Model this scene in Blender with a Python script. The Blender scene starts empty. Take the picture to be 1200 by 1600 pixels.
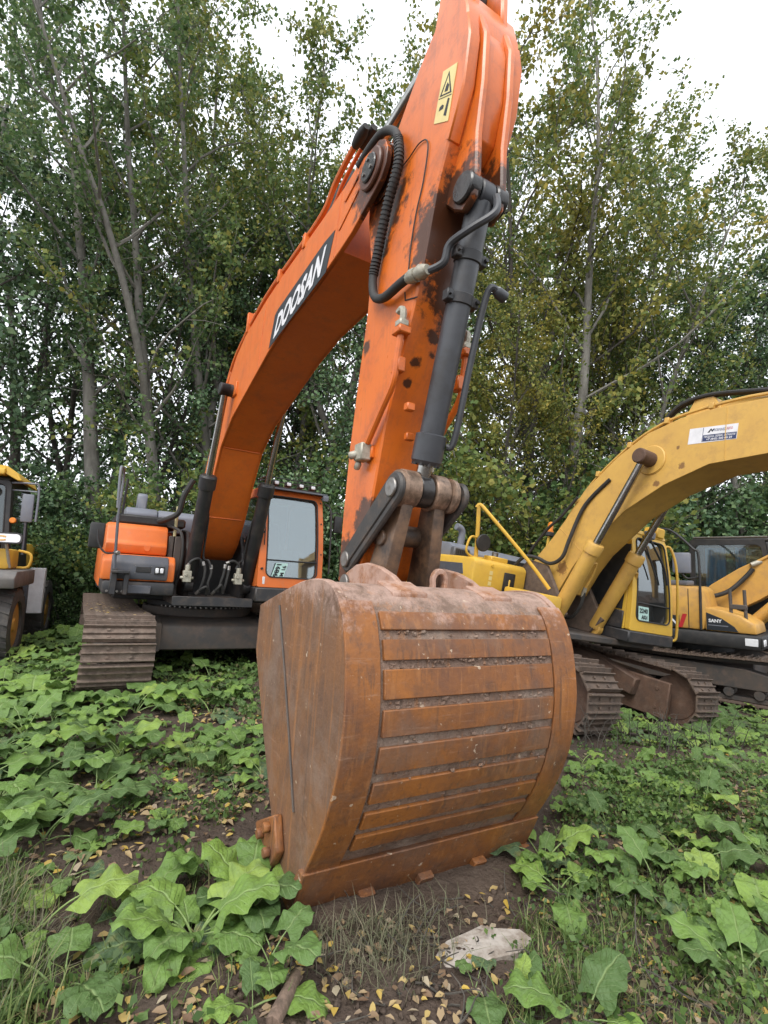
import bpy, bmesh, math, random
import numpy as np
from mathutils import Matrix, Vector
R_=math.radians
scene=bpy.context.scene
COL=scene.collection
random.seed(7); RNG=np.random.default_rng(7)

# ------------------------------------------------------------------ camera
CAM_H=1.65; PITCH=6.4; ROLL=2.0
cam=bpy.data.cameras.new('camera'); cam.sensor_fit='VERTICAL'; cam.sensor_height=36; cam.sensor_width=27; cam.lens=18
cam.clip_start=.05; cam.clip_end=800
camo=bpy.data.objects.new('camera',cam); COL.objects.link(camo)
camo.matrix_world=Matrix.Translation((0,0,CAM_H))@Matrix.Rotation(R_(90+PITCH),4,'X')@Matrix.Rotation(R_(ROLL),4,'Z')
scene.camera=camo

# ------------------------------------------------------------------ overcast sky and soft sun
SUN_EL=52; SUN_AZ=205
w=bpy.data.worlds.new('World'); scene.world=w; w.use_nodes=True
nt=w.node_tree; nt.nodes.clear()
sky=nt.nodes.new('ShaderNodeTexSky'); sky.sky_type='NISHITA'; sky.sun_disc=False
sky.sun_elevation=R_(SUN_EL); sky.sun_rotation=R_(SUN_AZ); sky.air_density=1.0; sky.dust_density=4.0
hs=nt.nodes.new('ShaderNodeHueSaturation'); hs.inputs['Saturation'].default_value=.18
mx=nt.nodes.new('ShaderNodeMix'); mx.data_type='RGBA'; mx.inputs[0].default_value=.72
mx.inputs[7].default_value=(10.2,10.6,11.2,1)      # even cloud cover
bg=nt.nodes.new('ShaderNodeBackground'); bg.inputs[1].default_value=.105
wo=nt.nodes.new('ShaderNodeOutputWorld')
nt.links.new(sky.outputs[0],hs.inputs['Color']); nt.links.new(hs.outputs[0],mx.inputs[6])
nt.links.new(mx.outputs[2],bg.inputs[0]); nt.links.new(bg.outputs[0],wo.inputs[0])
sl=bpy.data.lights.new('sun','SUN'); sl.energy=1.1; sl.angle=R_(25); sl.color=(1,.96,.9)
so=bpy.data.objects.new('sun',sl); COL.objects.link(so)
so.rotation_euler=(R_(90-SUN_EL),0,R_(-25))   # light comes from behind the camera, a little from the left
scene.view_settings.view_transform='Standard'; scene.view_settings.look='None'
scene.view_settings.exposure=0.95; scene.view_settings.gamma=1

# ------------------------------------------------------------------ projection helpers (place things where the photograph has them)
CR=np.array(camo.matrix_world.to_3x3()); CC=np.array([0,0,CAM_H]); FPX=800.
def ray(px,py): return CR@np.array([(px-600)/FPX,(800-py)/FPX,-1.])
def aty(px,py,y):
    d=ray(px,py); return CC+d*(y/d[1])
def pose(x,y,z,yaw,roll,pitch):
    return Matrix.Translation((x,y,z))@Matrix.Rotation(R_(yaw),4,'Z')@Matrix.Rotation(R_(pitch),4,'X')@Matrix.Rotation(R_(roll),4,'Y')
POSE_ORANGE=pose(-3.134,8.838,.02,30.42,1.93,.68)
POSE_YELLOW=pose(2.233,8.682,-.105,28.03,7.15,5.75)
POSE_DARKCAB=pose(6.91,11.586,-.62,45,0,0)
POSE_LOADER=pose(-7.36,9.0,-.03,24.5,0,0)
PLANES=[(POSE_ORANGE,3.4),(POSE_YELLOW,3.6),(POSE_DARKCAB,3.8)]
def gz(x,y):
    "height of the ground"
    x=np.asarray(x,float); y=np.asarray(y,float)
    z=.035*np.sin(1.3*x+.7*y+1)*np.sin(.9*y-.5*x)+.02*np.sin(3.1*x-1.7*y)+.014*np.sin(5.3*y+2.2*x+.4)+.006*np.sin(11*x+3*y)+.006*np.sin(13*y-4*x)
    z=z-.28*np.clip((x-3.2)/5,0,1)
    for M,rad in PLANES:
        t=M.translation; n=M.to_3x3().col[2]
        d2=((x-t.x)**2+(y-t.y)**2)/rad**2
        wt=np.exp(-d2**2)
        zp=t.z-(n.x*(x-t.x)+n.y*(y-t.y))/n.z
        z=z*(1-wt)+(zp-.03+z*.25)*wt
    z=z-.035*np.exp(-((x-.28)**2+(y-3.02)**2)/.75)
    return z
def ground_at(px,py):
    d=ray(px,py); t=CAM_H/-d[2] if d[2]<-1e-3 else 60
    for _ in range(12):
        p=CC+d*t; t+=(p[2]-float(gz(p[0],p[1])))/-d[2]*.8 if d[2]<-1e-3 else 0
    return CC+d*t

# ------------------------------------------------------------------ materials
MATS={}
def pmat(name,c1,c2=None,scale=4,rough=.5,metal=0,bump=0,bscale=60,dirt=None,damt=.5,dscale=3,streak=None,coat=0,spec=.5,stretch=None):
    m=bpy.data.materials.new(name); m.use_nodes=True; t=m.node_tree; N=t.nodes; L=t.links
    b=N['Principled BSDF']; b.inputs['Roughness'].default_value=rough; b.inputs['Metallic'].default_value=metal
    b.inputs['Specular IOR Level'].default_value=spec
    if coat: b.inputs['Coat Weight'].default_value=coat; b.inputs['Coat Roughness'].default_value=.25
    tc=N.new('ShaderNodeTexCoord'); co=tc.outputs['Object']
    if stretch:
        mp=N.new('ShaderNodeMapping'); mp.inputs['Scale'].default_value=stretch; L.new(co,mp.inputs[0]); co2=mp.outputs[0]
    else: co2=co
    n1=N.new('ShaderNodeTexNoise'); n1.inputs['Scale'].default_value=scale; n1.inputs['Detail'].default_value=6; n1.inputs['Roughness'].default_value=.65; L.new(co2,n1.inputs['Vector'])
    r1=N.new('ShaderNodeMapRange'); r1.inputs[1].default_value=.35; r1.inputs[2].default_value=.65; L.new(n1.outputs[0],r1.inputs[0])
    mx=N.new('ShaderNodeMix'); mx.data_type='RGBA'; mx.inputs[6].default_value=(*c1,1); mx.inputs[7].default_value=(*(c2 or c1),1); L.new(r1.outputs[0],mx.inputs[0])
    out=mx.outputs[2]
    def layer(out,col,amt,sc,lo,hi,vec):
        n=N.new('ShaderNodeTexNoise'); n.inputs['Scale'].default_value=sc; n.inputs['Detail'].default_value=8; n.inputs['Roughness'].default_value=.7; L.new(vec,n.inputs['Vector'])
        r=N.new('ShaderNodeMapRange'); r.inputs[1].default_value=lo; r.inputs[2].default_value=hi; r.inputs[4].default_value=amt; L.new(n.outputs[0],r.inputs[0])
        k=N.new('ShaderNodeMix'); k.data_type='RGBA'; k.inputs[7].default_value=(*col,1); L.new(r.outputs[0],k.inputs[0]); L.new(out,k.inputs[6])
        return k.outputs[2]
    if dirt: out=layer(out,dirt,damt,dscale,.5,.72,co)
    if streak:
        mp2=N.new('ShaderNodeMapping'); mp2.inputs['Scale'].default_value=(14,14,1.1); L.new(co,mp2.inputs[0])
        out=layer(out,streak[0],streak[1],2.2,.52,.66,mp2.outputs[0])
    L.new(out,b.inputs['Base Color'])
    rr=N.new('ShaderNodeMapRange'); rr.inputs[3].default_value=max(.02,rough-.1); rr.inputs[4].default_value=min(1,rough+.15); L.new(n1.outputs[0],rr.inputs[0]); L.new(rr.outputs[0],b.inputs['Roughness'])
    if bump:
        nb=N.new('ShaderNodeTexNoise'); nb.inputs['Scale'].default_value=bscale; nb.inputs['Detail'].default_value=6; L.new(co2,nb.inputs['Vector'])
        bp=N.new('ShaderNodeBump'); bp.inputs['Strength'].default_value=bump; bp.inputs['Distance'].default_value=.01; L.new(nb.outputs[0],bp.inputs['Height']); L.new(bp.outputs[0],b.inputs['Normal'])
    MATS[name]=m; m['out']=0
    return m
def spots(m,pts,col,amt=.9,noise=9):
    "grease stains with ragged edges round given places (object coordinates)"
    t=m.node_tree; N=t.nodes; L=t.links; b=N['Principled BSDF']
    src=b.inputs['Base Color'].links[0].from_socket; tc=N.new('ShaderNodeTexCoord')
    n=N.new('ShaderNodeTexNoise'); n.inputs['Scale'].default_value=noise; n.inputs['Detail'].default_value=7; n.inputs['Roughness'].default_value=.7; L.new(tc.outputs['Object'],n.inputs['Vector'])
    acc=None
    for (x,y,z,r) in pts:
        d=N.new('ShaderNodeVectorMath'); d.operation='DISTANCE'; d.inputs[1].default_value=(x,y,z); L.new(tc.outputs['Object'],d.inputs[0])
        q=N.new('ShaderNodeMath'); q.operation='MULTIPLY_ADD'; q.inputs[1].default_value=-.5/r; q.inputs[2].default_value=.55; L.new(d.outputs['Value'],q.inputs[0])
        if acc is None: acc=q.outputs[0]
        else:
            a=N.new('ShaderNodeMath'); a.operation='MAXIMUM'; L.new(acc,a.inputs[0]); L.new(q.outputs[0],a.inputs[1]); acc=a.outputs[0]
    s=N.new('ShaderNodeMath'); s.operation='ADD'; L.new(acc,s.inputs[0]); L.new(n.outputs[0],s.inputs[1])
    r=N.new('ShaderNodeMapRange'); r.inputs[1].default_value=.58; r.inputs[2].default_value=.72; r.inputs[4].default_value=amt; L.new(s.outputs[0],r.inputs[0])
    k=N.new('ShaderNodeMix'); k.data_type='RGBA'; k.inputs[7].default_value=(*col,1); L.new(src,k.inputs[6]); L.new(r.outputs[0],k.inputs[0]); L.new(k.outputs[2],b.inputs['Base Color'])
def flat(name,c,rough=.5,metal=0): return pmat(name,c,tuple(x*.85 for x in c),8,rough,metal)
ORANGE=pmat('orange_paint',(.66,.150,.016),(.60,.128,.014),3,.42,bump=.05,dirt=(.22,.085,.04),damt=.4,dscale=4,spec=.5,streak=((.40,.11,.035),.3))
ARM_ORANGE=pmat('orange_paint_greasy',(.66,.152,.016),(.58,.122,.014),3,.30,bump=.06,dirt=(.20,.07,.03),damt=.5,dscale=6,spec=.5,streak=((.36,.10,.035),.35))
HOUSE_ORANGE=pmat('orange_panel_paint',(.68,.16,.028),(.62,.14,.025),5,.45,dirt=(.3,.2,.13),damt=.35,dscale=6)
YELLOW=pmat('yellow_paint',(.60,.36,.080),(.53,.31,.075),3,.45,bump=.04,dirt=(.28,.16,.07),damt=.45,dscale=5)
YPANEL=pmat('yellow_panel_paint',(.66,.41,.05),(.60,.36,.045),4,.45,dirt=(.35,.22,.1),damt=.35,dscale=6)
AMBER=pmat('amber_yellow_paint',(.56,.31,.065),(.48,.26,.06),3,.5,dirt=(.28,.17,.09),damt=.5,dscale=6)
GREYP=pmat('grey_panel_paint',(.085,.09,.105),(.07,.075,.09),4,.5,dirt=(.2,.17,.14),damt=.35,dscale=7)
HOODG=pmat('hood_grey_paint',(.17,.18,.21),(.14,.15,.18),4,.5,dirt=(.22,.2,.17),damt=.4,dscale=5)
DARKP=pmat('dark_charcoal_paint',(.024,.025,.028),(.035,.033,.033),6,.5,bump=.05,dirt=(.14,.10,.075),damt=.5,dscale=6)
BLACK=pmat('black_plastic',(.014,.014,.015),(.02,.02,.02),8,.55,dirt=(.1,.08,.065),damt=.3,dscale=9)
RUBBER=pmat('rubber_hose',(.018,.018,.018),(.03,.028,.026),12,.65,bump=.1)
CYLG=pmat('grey_cylinder_paint',(.050,.053,.060),(.036,.038,.043),5,.42,dirt=(.03,.025,.02),damt=.6,dscale=5)
CYLB=pmat('black_cylinder_paint',(.016,.016,.018),(.024,.023,.023),6,.45,dirt=(.1,.075,.055),damt=.4,dscale=6)
CHROME=pmat('chrome_rod',(.42,.42,.40),(.3,.3,.29),20,.22,metal=1,dirt=(.2,.17,.13),damt=.5)
STEEL=pmat('bare_steel',(.3,.29,.28),(.2,.18,.16),18,.4,metal=.9)
ZINC=pmat('zinc_fitting',(.42,.40,.33),(.3,.28,.22),25,.5,metal=.3,dirt=(.12,.08,.05),damt=.6,dscale=20)
LINK=pmat('greasy_worn_link',(.20,.115,.065),(.055,.04,.032),7,.45,metal=.2,bump=.15,bscale=30,dirt=(.016,.013,.012),damt=.95,dscale=5)
TIPL=pmat('dark_tipping_link',(.030,.029,.028),(.05,.045,.042),9,.5,bump=.1,dirt=(.14,.09,.06),damt=.5,dscale=10)
BOSS=pmat('worn_boss_metal',(.36,.24,.17),(.11,.075,.05),11,.42,metal=.35,bump=.2,bscale=25,dirt=(.02,.016,.014),damt=.95,dscale=8)
GREASE=pmat('black_grease',(.012,.011,.011),(.03,.026,.024),12,.28,bump=.3,bscale=30)
TRACKM=pmat('muddy_track_steel',(.17,.122,.094),(.10,.075,.06),9,.8,bump=.7,bscale=25,dirt=(.25,.195,.155),damt=.7,dscale=14)
TRACKD=pmat('dark_muddy_track_steel',(.135,.094,.068),(.08,.058,.046),9,.8,bump=.5,bscale=25,dirt=(.15,.115,.09),damt=.6,dscale=12)
FRAMEM=pmat('muddy_frame_paint',(.05,.048,.047),(.085,.065,.052),4,.65,bump=.15,dirt=(.14,.095,.07),damt=.7,dscale=5)
RUSTF=pmat('rusty_frame',(.115,.062,.038),(.075,.045,.032),5,.75,bump=.3,dirt=(.16,.11,.08),damt=.6,dscale=8)
WHITE=flat('white_print',(.72,.72,.74),.5)
NAVY=flat('navy_print',(.03,.045,.12),.5)
PAPER=flat('pale_paper',(.50,.72,.66),.7)
INK=flat('black_ink',(.015,.015,.02),.6)
DECALB=flat('dark_decal',(.018,.022,.028),.45)
DECALY=pmat('yellow_decal',(.70,.58,.24),(.64,.52,.22),12,.5,dirt=(.4,.3,.1),damt=.3)
RED=flat('red_print',(.45,.02,.025),.5)
LENS=flat('lamp_lens',(.75,.76,.78),.15)
AMBL=flat('amber_lens',(.7,.22,.02),.25)
CURT=pmat('blue_curtain',(.10,.36,.58),(.05,.20,.38),9,.85,stretch=(1,1,.1))
SEAT=flat('dark_cab_interior',(.02,.02,.022),.8)
TYRE=pmat('dusty_tyre',(.045,.043,.042),(.075,.07,.065),10,.85,bump=.3,dirt=(.13,.11,.09),damt=.6,dscale=7)
GREYD=pmat('worn_grey_deck',(.15,.145,.14),(.10,.097,.095),5,.7,dirt=(.2,.17,.14),damt=.5)
CONC=pmat('old_concrete',(.42,.38,.34),(.30,.26,.22),9,.9,bump=.6,bscale=40,dirt=(.14,.10,.07),damt=.8,dscale=9)
WOOD=pmat('weathered_wood',(.22,.15,.11),(.10,.07,.05),6,.9,bump=.6,stretch=(8,8,1))
def glass(name,tint,refl,dust):
    m=bpy.data.materials.new(name); m.use_nodes=True; t=m.node_tree; N=t.nodes; L=t.links; N.clear()
    o=N.new('ShaderNodeOutputMaterial'); tr=N.new('ShaderNodeBsdfTransparent'); tr.inputs[0].default_value=(*tint,1)
    gl=N.new('ShaderNodeBsdfGlossy'); gl.inputs['Roughness'].default_value=.04; gl.inputs[0].default_value=(.85,.92,.95,1)
    df=N.new('ShaderNodeBsdfDiffuse'); df.inputs[0].default_value=(.55,.55,.53,1)
    fr=N.new('ShaderNodeFresnel'); fr.inputs[0].default_value=1.5
    ad=N.new('ShaderNodeMath'); ad.operation='ADD'; ad.use_clamp=True; ad.inputs[1].default_value=refl; L.new(fr.outputs[0],ad.inputs[0])
    m1=N.new('ShaderNodeMixShader'); L.new(ad.outputs[0],m1.inputs[0]); L.new(tr.outputs[0],m1.inputs[1]); L.new(gl.outputs[0],m1.inputs[2])
    n=N.new('ShaderNodeTexNoise'); n.inputs['Scale'].default_value=5; n.inputs['Detail'].default_value=6
    tc=N.new('ShaderNodeTexCoord'); L.new(tc.outputs['Object'],n.inputs['Vector'])
    mr=N.new('ShaderNodeMapRange'); mr.inputs[3].default_value=dust*.5; mr.inputs[4].default_value=dust*1.5; L.new(n.outputs[0],mr.inputs[0])
    m2=N.new('ShaderNodeMixShader'); L.new(mr.outputs[0],m2.inputs[0]); L.new(m1.outputs[0],m2.inputs[1]); L.new(df.outputs[0],m2.inputs[2]); L.new(m2.outputs[0],o.inputs[0])
    return m
GLASS_W=glass('dusty_windshield',(.45,.55,.56),.17,.05)
GLASS_D=glass('dark_tinted_glass',(.25,.30,.30),.06,.03)
GLASS_Y=glass('clear_tinted_glass',(.35,.42,.42),.16,.04)
GLASS_C=glass('clear_side_glass',(.75,.8,.8),.03,.03)

# ------------------------------------------------------------------ object helpers
def thing(name,label,cat,M=None,group=None):
    o=bpy.data.objects.new(name,None); COL.objects.link(o); o.empty_display_size=.2
    if M is not None: o.matrix_world=M
    o['label']=label; o['category']=cat
    if group: o['group']=group
    return o
def tag(o,label=None,cat=None,group=None,kind=None):
    for k,v in (('label',label),('category',cat),('group',group),('kind',kind)):
        if v: o[k]=v
    return o
class MB:
    "collects closed shapes in machine coordinates: u to the right of the picture, v forward, w up"
    def __init__(s): s.v=[]; s.f=[]
    def add(s,vs,fs):
        o=len(s.v); s.v+=[tuple(map(float,p)) for p in vs]; s.f+=[[i+o for i in f] for f in fs]; return s
    def box(s,u0,u1,v0,v1,w0,w1):
        P=[(u,v,w) for w in (w0,w1) for v in (v0,v1) for u in (u0,u1)]
        return s.add(P,[[0,1,3,2],[4,6,7,5],[0,4,5,1],[2,3,7,6],[0,2,6,4],[1,5,7,3]])
    def hexa(s,P): return s.add(P,[[0,1,2,3],[4,7,6,5],[0,4,5,1],[1,5,6,2],[2,6,7,3],[3,7,4,0]])
    def prism(s,prof,u0,u1,mp=None):
        n=len(prof); mp=mp or (lambda a,b,c:(c,a,b))
        P=[mp(a,b,u0) for a,b in prof]+[mp(a,b,u1) for a,b in prof]
        return s.add(P,[list(range(n)),list(range(2*n-1,n-1,-1))]+[[i,i+n,(i+1)%n+n,(i+1)%n] for i in range(n)])
    def tube(s,pts,r,n=8,cap=True):
        P=[Vector(p) for p in pts]; k=len(P); rr=r if isinstance(r,(list,tuple)) else [r]*k
        T=[(P[min(i+1,k-1)]-P[max(i-1,0)]).normalized() for i in range(k)]
        a=T[0].orthogonal().normalized(); vs=[]; fs=[]
        for i in range(k):
            a=(a-T[i]*a.dot(T[i])).normalized(); b=T[i].cross(a)
            for j in range(n):
                th=2*math.pi*j/n; vs.append(P[i]+(a*math.cos(th)+b*math.sin(th))*rr[i])
        for i in range(k-1):
            for j in range(n): fs.append([i*n+j,i*n+(j+1)%n,(i+1)*n+(j+1)%n,(i+1)*n+j])
        if cap: fs+=[list(range(n-1,-1,-1)),list(range((k-1)*n,k*n))]
        return s.add(vs,fs)
    def cyl(s,a,b,r,r2=None,n=20): return s.tube([a,b],[r,r if r2 is None else r2],n)
    def lathe(s,a,b,prof,n=20):
        "prof: (fraction along a-b, radius)"
        A=Vector(a); B=Vector(b); return s.tube([A+(B-A)*t for t,_ in prof],[r for _,r in prof],n) if all(prof[i+1][0]>prof[i][0] for i in range(len(prof)-1)) else None
    def frame(s,outer,inner,d0,d1,mp):
        n=len(outer); P=[mp(a,b,d) for d in (d0,d1) for L_ in (outer,inner) for a,b in L_]; F=[]
        for i in range(n):
            j=(i+1)%n
            F+=[[i,j,n+j,n+i],[2*n+i,3*n+i,3*n+j,2*n+j],[i,2*n+i,2*n+j,j],[n+i,n+j,3*n+j,3*n+i]]
        return s.add(P,F)
    def build(s,name,mat,parent=None,bevel=0,smooth=38,seg=1,flip=True):
        bm=bmesh.new(); vv=[bm.verts.new((p[0],-p[1],p[2]) if flip else p) for p in s.v]
        for f in s.f:
            try: bm.faces.new([vv[i] for i in f])
            except ValueError: pass
        bmesh.ops.recalc_face_normals(bm,faces=bm.faces[:])
        if bevel:
            ed=[e for e in bm.edges if len(e.link_faces)==2 and e.calc_face_angle(0)>.6]
            bmesh.ops.bevel(bm,geom=ed,offset=bevel,segments=seg,affect='EDGES',profile=.5,clamp_overlap=True)
        me=bpy.data.meshes.new(name); bm.to_mesh(me); bm.free()
        me.materials.append(mat)
        if smooth: me.shade_smooth(); me.set_sharp_from_angle(angle=R_(smooth))
        o=bpy.data.objects.new(name,me); COL.objects.link(o)
        if parent: o.parent=parent
        return o
def B(name,mat,parent,box,bevel=.012,seg=1): return MB().box(*box).build(name,mat,parent,bevel,seg=seg)
def T(name,mat,parent,pts,r,n=8): return MB().tube(pts,r,n).build(name,mat,parent)
def rrect(x0,x1,y0,y1,r,k=5):
    rs=r if isinstance(r,(list,tuple)) else [r]*4; P=[]
    for (cx,cy,a0,q) in ((x1,y1,0,rs[0]),(x0,y1,90,rs[1]),(x0,y0,180,rs[2]),(x1,y0,270,rs[3])):
        sx=1 if cx==x1 else -1; sy=1 if cy==y1 else -1
        for i in range(k):
            a=R_(a0+90*i/(k-1)); P.append((cx-sx*q+q*math.cos(a),cy-sy*q+q*math.sin(a)))
    return P
def smooth_path(pts,k=6):
    P=[Vector(p) for p in pts]; out=[]; n=len(P)
    for i in range(n-1):
        p0,p1,p2,p3=P[max(i-1,0)],P[i],P[i+1],P[min(i+2,n-1)]
        for j in range(k):
            t=j/k; out.append(.5*((2*p1)+(p2-p0)*t+(2*p0-5*p1+4*p2-p3)*t*t+(3*p1-p0-3*p2+p3)*t**3))
    return out+[P[-1]]
def text(s,name,mat,parent,mp,size,bold=0,shear=0,width=None,align='LEFT',thick=.003):
    "lettering as thin raised mesh; mp(x,y,d) maps to machine coordinates"
    cu=bpy.data.curves.new('lettering','FONT'); cu.body=s; cu.size=size; cu.offset=bold; cu.shear=shear; cu.align_x=align; cu.resolution_u=3
    o=bpy.data.objects.new('lettering',cu); COL.objects.link(o)
    bpy.context.view_layer.update(); me=o.to_mesh(); vs=[tuple(v.co) for v in me.vertices]; fs=[list(p.vertices) for p in me.polygons]; o.to_mesh_clear()
    bpy.data.objects.remove(o); bpy.data.curves.remove(cu)
    xs=[p[0] for p in vs]; k=1
    if width: k=width/(max(xs)-min(xs))
    m2=bpy.data.meshes.new(name); P=[mp((p[0]-(min(xs) if width else 0))*k,p[1],thick) for p in vs]
    m2.from_pydata([(p[0],-p[1],p[2]) for p in P],[],fs); m2.materials.append(mat)
    o=bpy.data.objects.new(name,m2); COL.objects.link(o); o.parent=parent; return o

# ------------------------------------------------------------------ shared machine parts
def track(root,uc,width,shoe_mat,frame_mat,front=1.93,rear=-1.93,r=.40,wc=.46,dyaw=0,n=46,bars=3):
    f=MB()
    f.prism([(rear+.1,wc-.16),(front-.25,wc-.16),(front-.25,wc+.10),(front-.7,wc+.2),(rear+.7,wc+.26),(rear+.1,wc+.1)],uc-width*.27,uc+width*.27)
    fr=f.build('track_frame',frame_mat,root,.015)
    fr.rotation_euler=(0,0,R_(dyaw))
    MB().cyl((uc-.12,front,wc),(uc+.12,front,wc),r-.07,n=24).build('idler',frame_mat,fr,.01)
    MB().cyl((uc-.1,rear,wc),(uc+.1,rear,wc),r-.07,n=22).build('sprocket',frame_mat,fr,.01)
    for i in range(7):
        v=rear+.5+i*(front-rear-1)/6
        MB().cyl((uc-.15,v,wc-.24),(uc+.15,v,wc-.24),.085,n=12).build('track_roller',frame_mat,fr)
    # the closed path of the chain
    P=[]; L_=front-rear
    segs=[('b',L_),('f',math.pi*r),('t',L_),('r',math.pi*r)]; tot=sum(s[1] for s in segs)
    def at(s):
        s%=tot
        if s<L_: return (rear+s,wc-r,0,-1)
        s-=L_
        if s<math.pi*r:
            a=-math.pi/2+s/r; return (front+r*math.cos(a),wc+r*math.sin(a),math.cos(a),math.sin(a))
        s-=math.pi*r
        if s<L_:
            x=s/L_; sag=.05*math.sin(math.pi*x)**2; return (front-s,wc+r-sag,0,1)
        s-=L_; a=math.pi/2+s/r; return (rear+r*math.cos(a),wc+r*math.sin(a),math.cos(a),math.sin(a))
    pitch=tot/n
    ring=[at(i*tot/96) for i in range(96)]
    c=MB().frame([(p[0]-p[2]*.015,p[1]-p[3]*.015) for p in ring],[(p[0]-p[2]*.085,p[1]-p[3]*.085) for p in ring],uc-.11,uc+.11,lambda a,b,d:(d,a,b))
    c.build('track_chain',frame_mat,fr)
    sh=MB().box(-width/2,width/2,-pitch*.49,pitch*.49,.0,.018)
    for k in range(bars):
        y=(-.42+.84*k/(bars-1))*pitch
        h=.045 if k in (0,bars-1) else .03
        sh.add([(-width/2,y-.014,.018),(width/2,y-.014,.018),(width/2,y+.014,.018),(-width/2,y+.014,.018),(-width/2,y-.006,.018+h),(width/2,y-.006,.018+h),(width/2,y+.006,.018+h),(-width/2,y+.006,.018+h)],[[0,1,5,4],[2,3,7,6],[0,4,7,3],[1,2,6,5],[4,5,6,7]])
    for bu in (-.16,.16):
        for by in (-.22,.22): sh.box(bu*width-.016,bu*width+.016,by*pitch-.013,by*pitch+.013,.018,.036)
    o=sh.build('track_shoe',shoe_mat,None,0,0)
    me=o.data; first=True
    for i in range(n):
        p=at((i+.5)*pitch); nv,nw=p[2],p[3]
        if not first: o=bpy.data.objects.new('track_shoe',me); COL.objects.link(o)
        first=False; o.parent=fr
        # local x=u, local y=along path (machine -v direction), local z=outwards
        z=Vector((0,-nv,nw)); x=Vector((1,0,0)); y=z.cross(x)
        o.matrix_local=Matrix.Translation((uc+random.uniform(-.004,.004),-p[0],p[1]))@Matrix((x,y,z)).transposed().to_4x4()
    return fr
def hydraulic(root,name,a,b,t,rb,rr,mb,mr,gland=1.25,boss=None,bossw=.07):
    "cylinder from a (barrel pin) to b (rod pin); t = barrel share of the length"
    A=Vector(a); Bv=Vector(b); m=A+(Bv-A)*t
    o=MB().lathe(a,m,[(0,rb*.9),(.03,rb),(.88,rb),(.885,rb*gland),(.985,rb*gland),(1,rb*1.05)],24).build(name,mb,root,0,30)
    MB().cyl(m,b,rr,n=16).build('rod',mr,o)
    for p,rad in ((a,rb*1.15),(b,(boss or rb))):
        MB().cyl((p[0]-bossw,p[1],p[2]),(p[0]+bossw,p[1],p[2]),rad,n=20).build('end_eye',mb,o,.008)
    return o
def capsule(p,q,r0,r1,k=10):
    "outline of a bar with rounded ends in (v,w)"
    a=math.atan2(q[1]-p[1],q[0]-p[0]); P=[]
    for i in range(k+1):
        t=a+math.pi/2+math.pi*i/k; P.append((p[0]+r0*math.cos(t),p[1]+r0*math.sin(t)))
    for i in range(k+1):
        t=a-math.pi/2+math.pi*i/k; P.append((q[0]+r1*math.cos(t),q[1]+r1*math.sin(t)))
    return P
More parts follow.
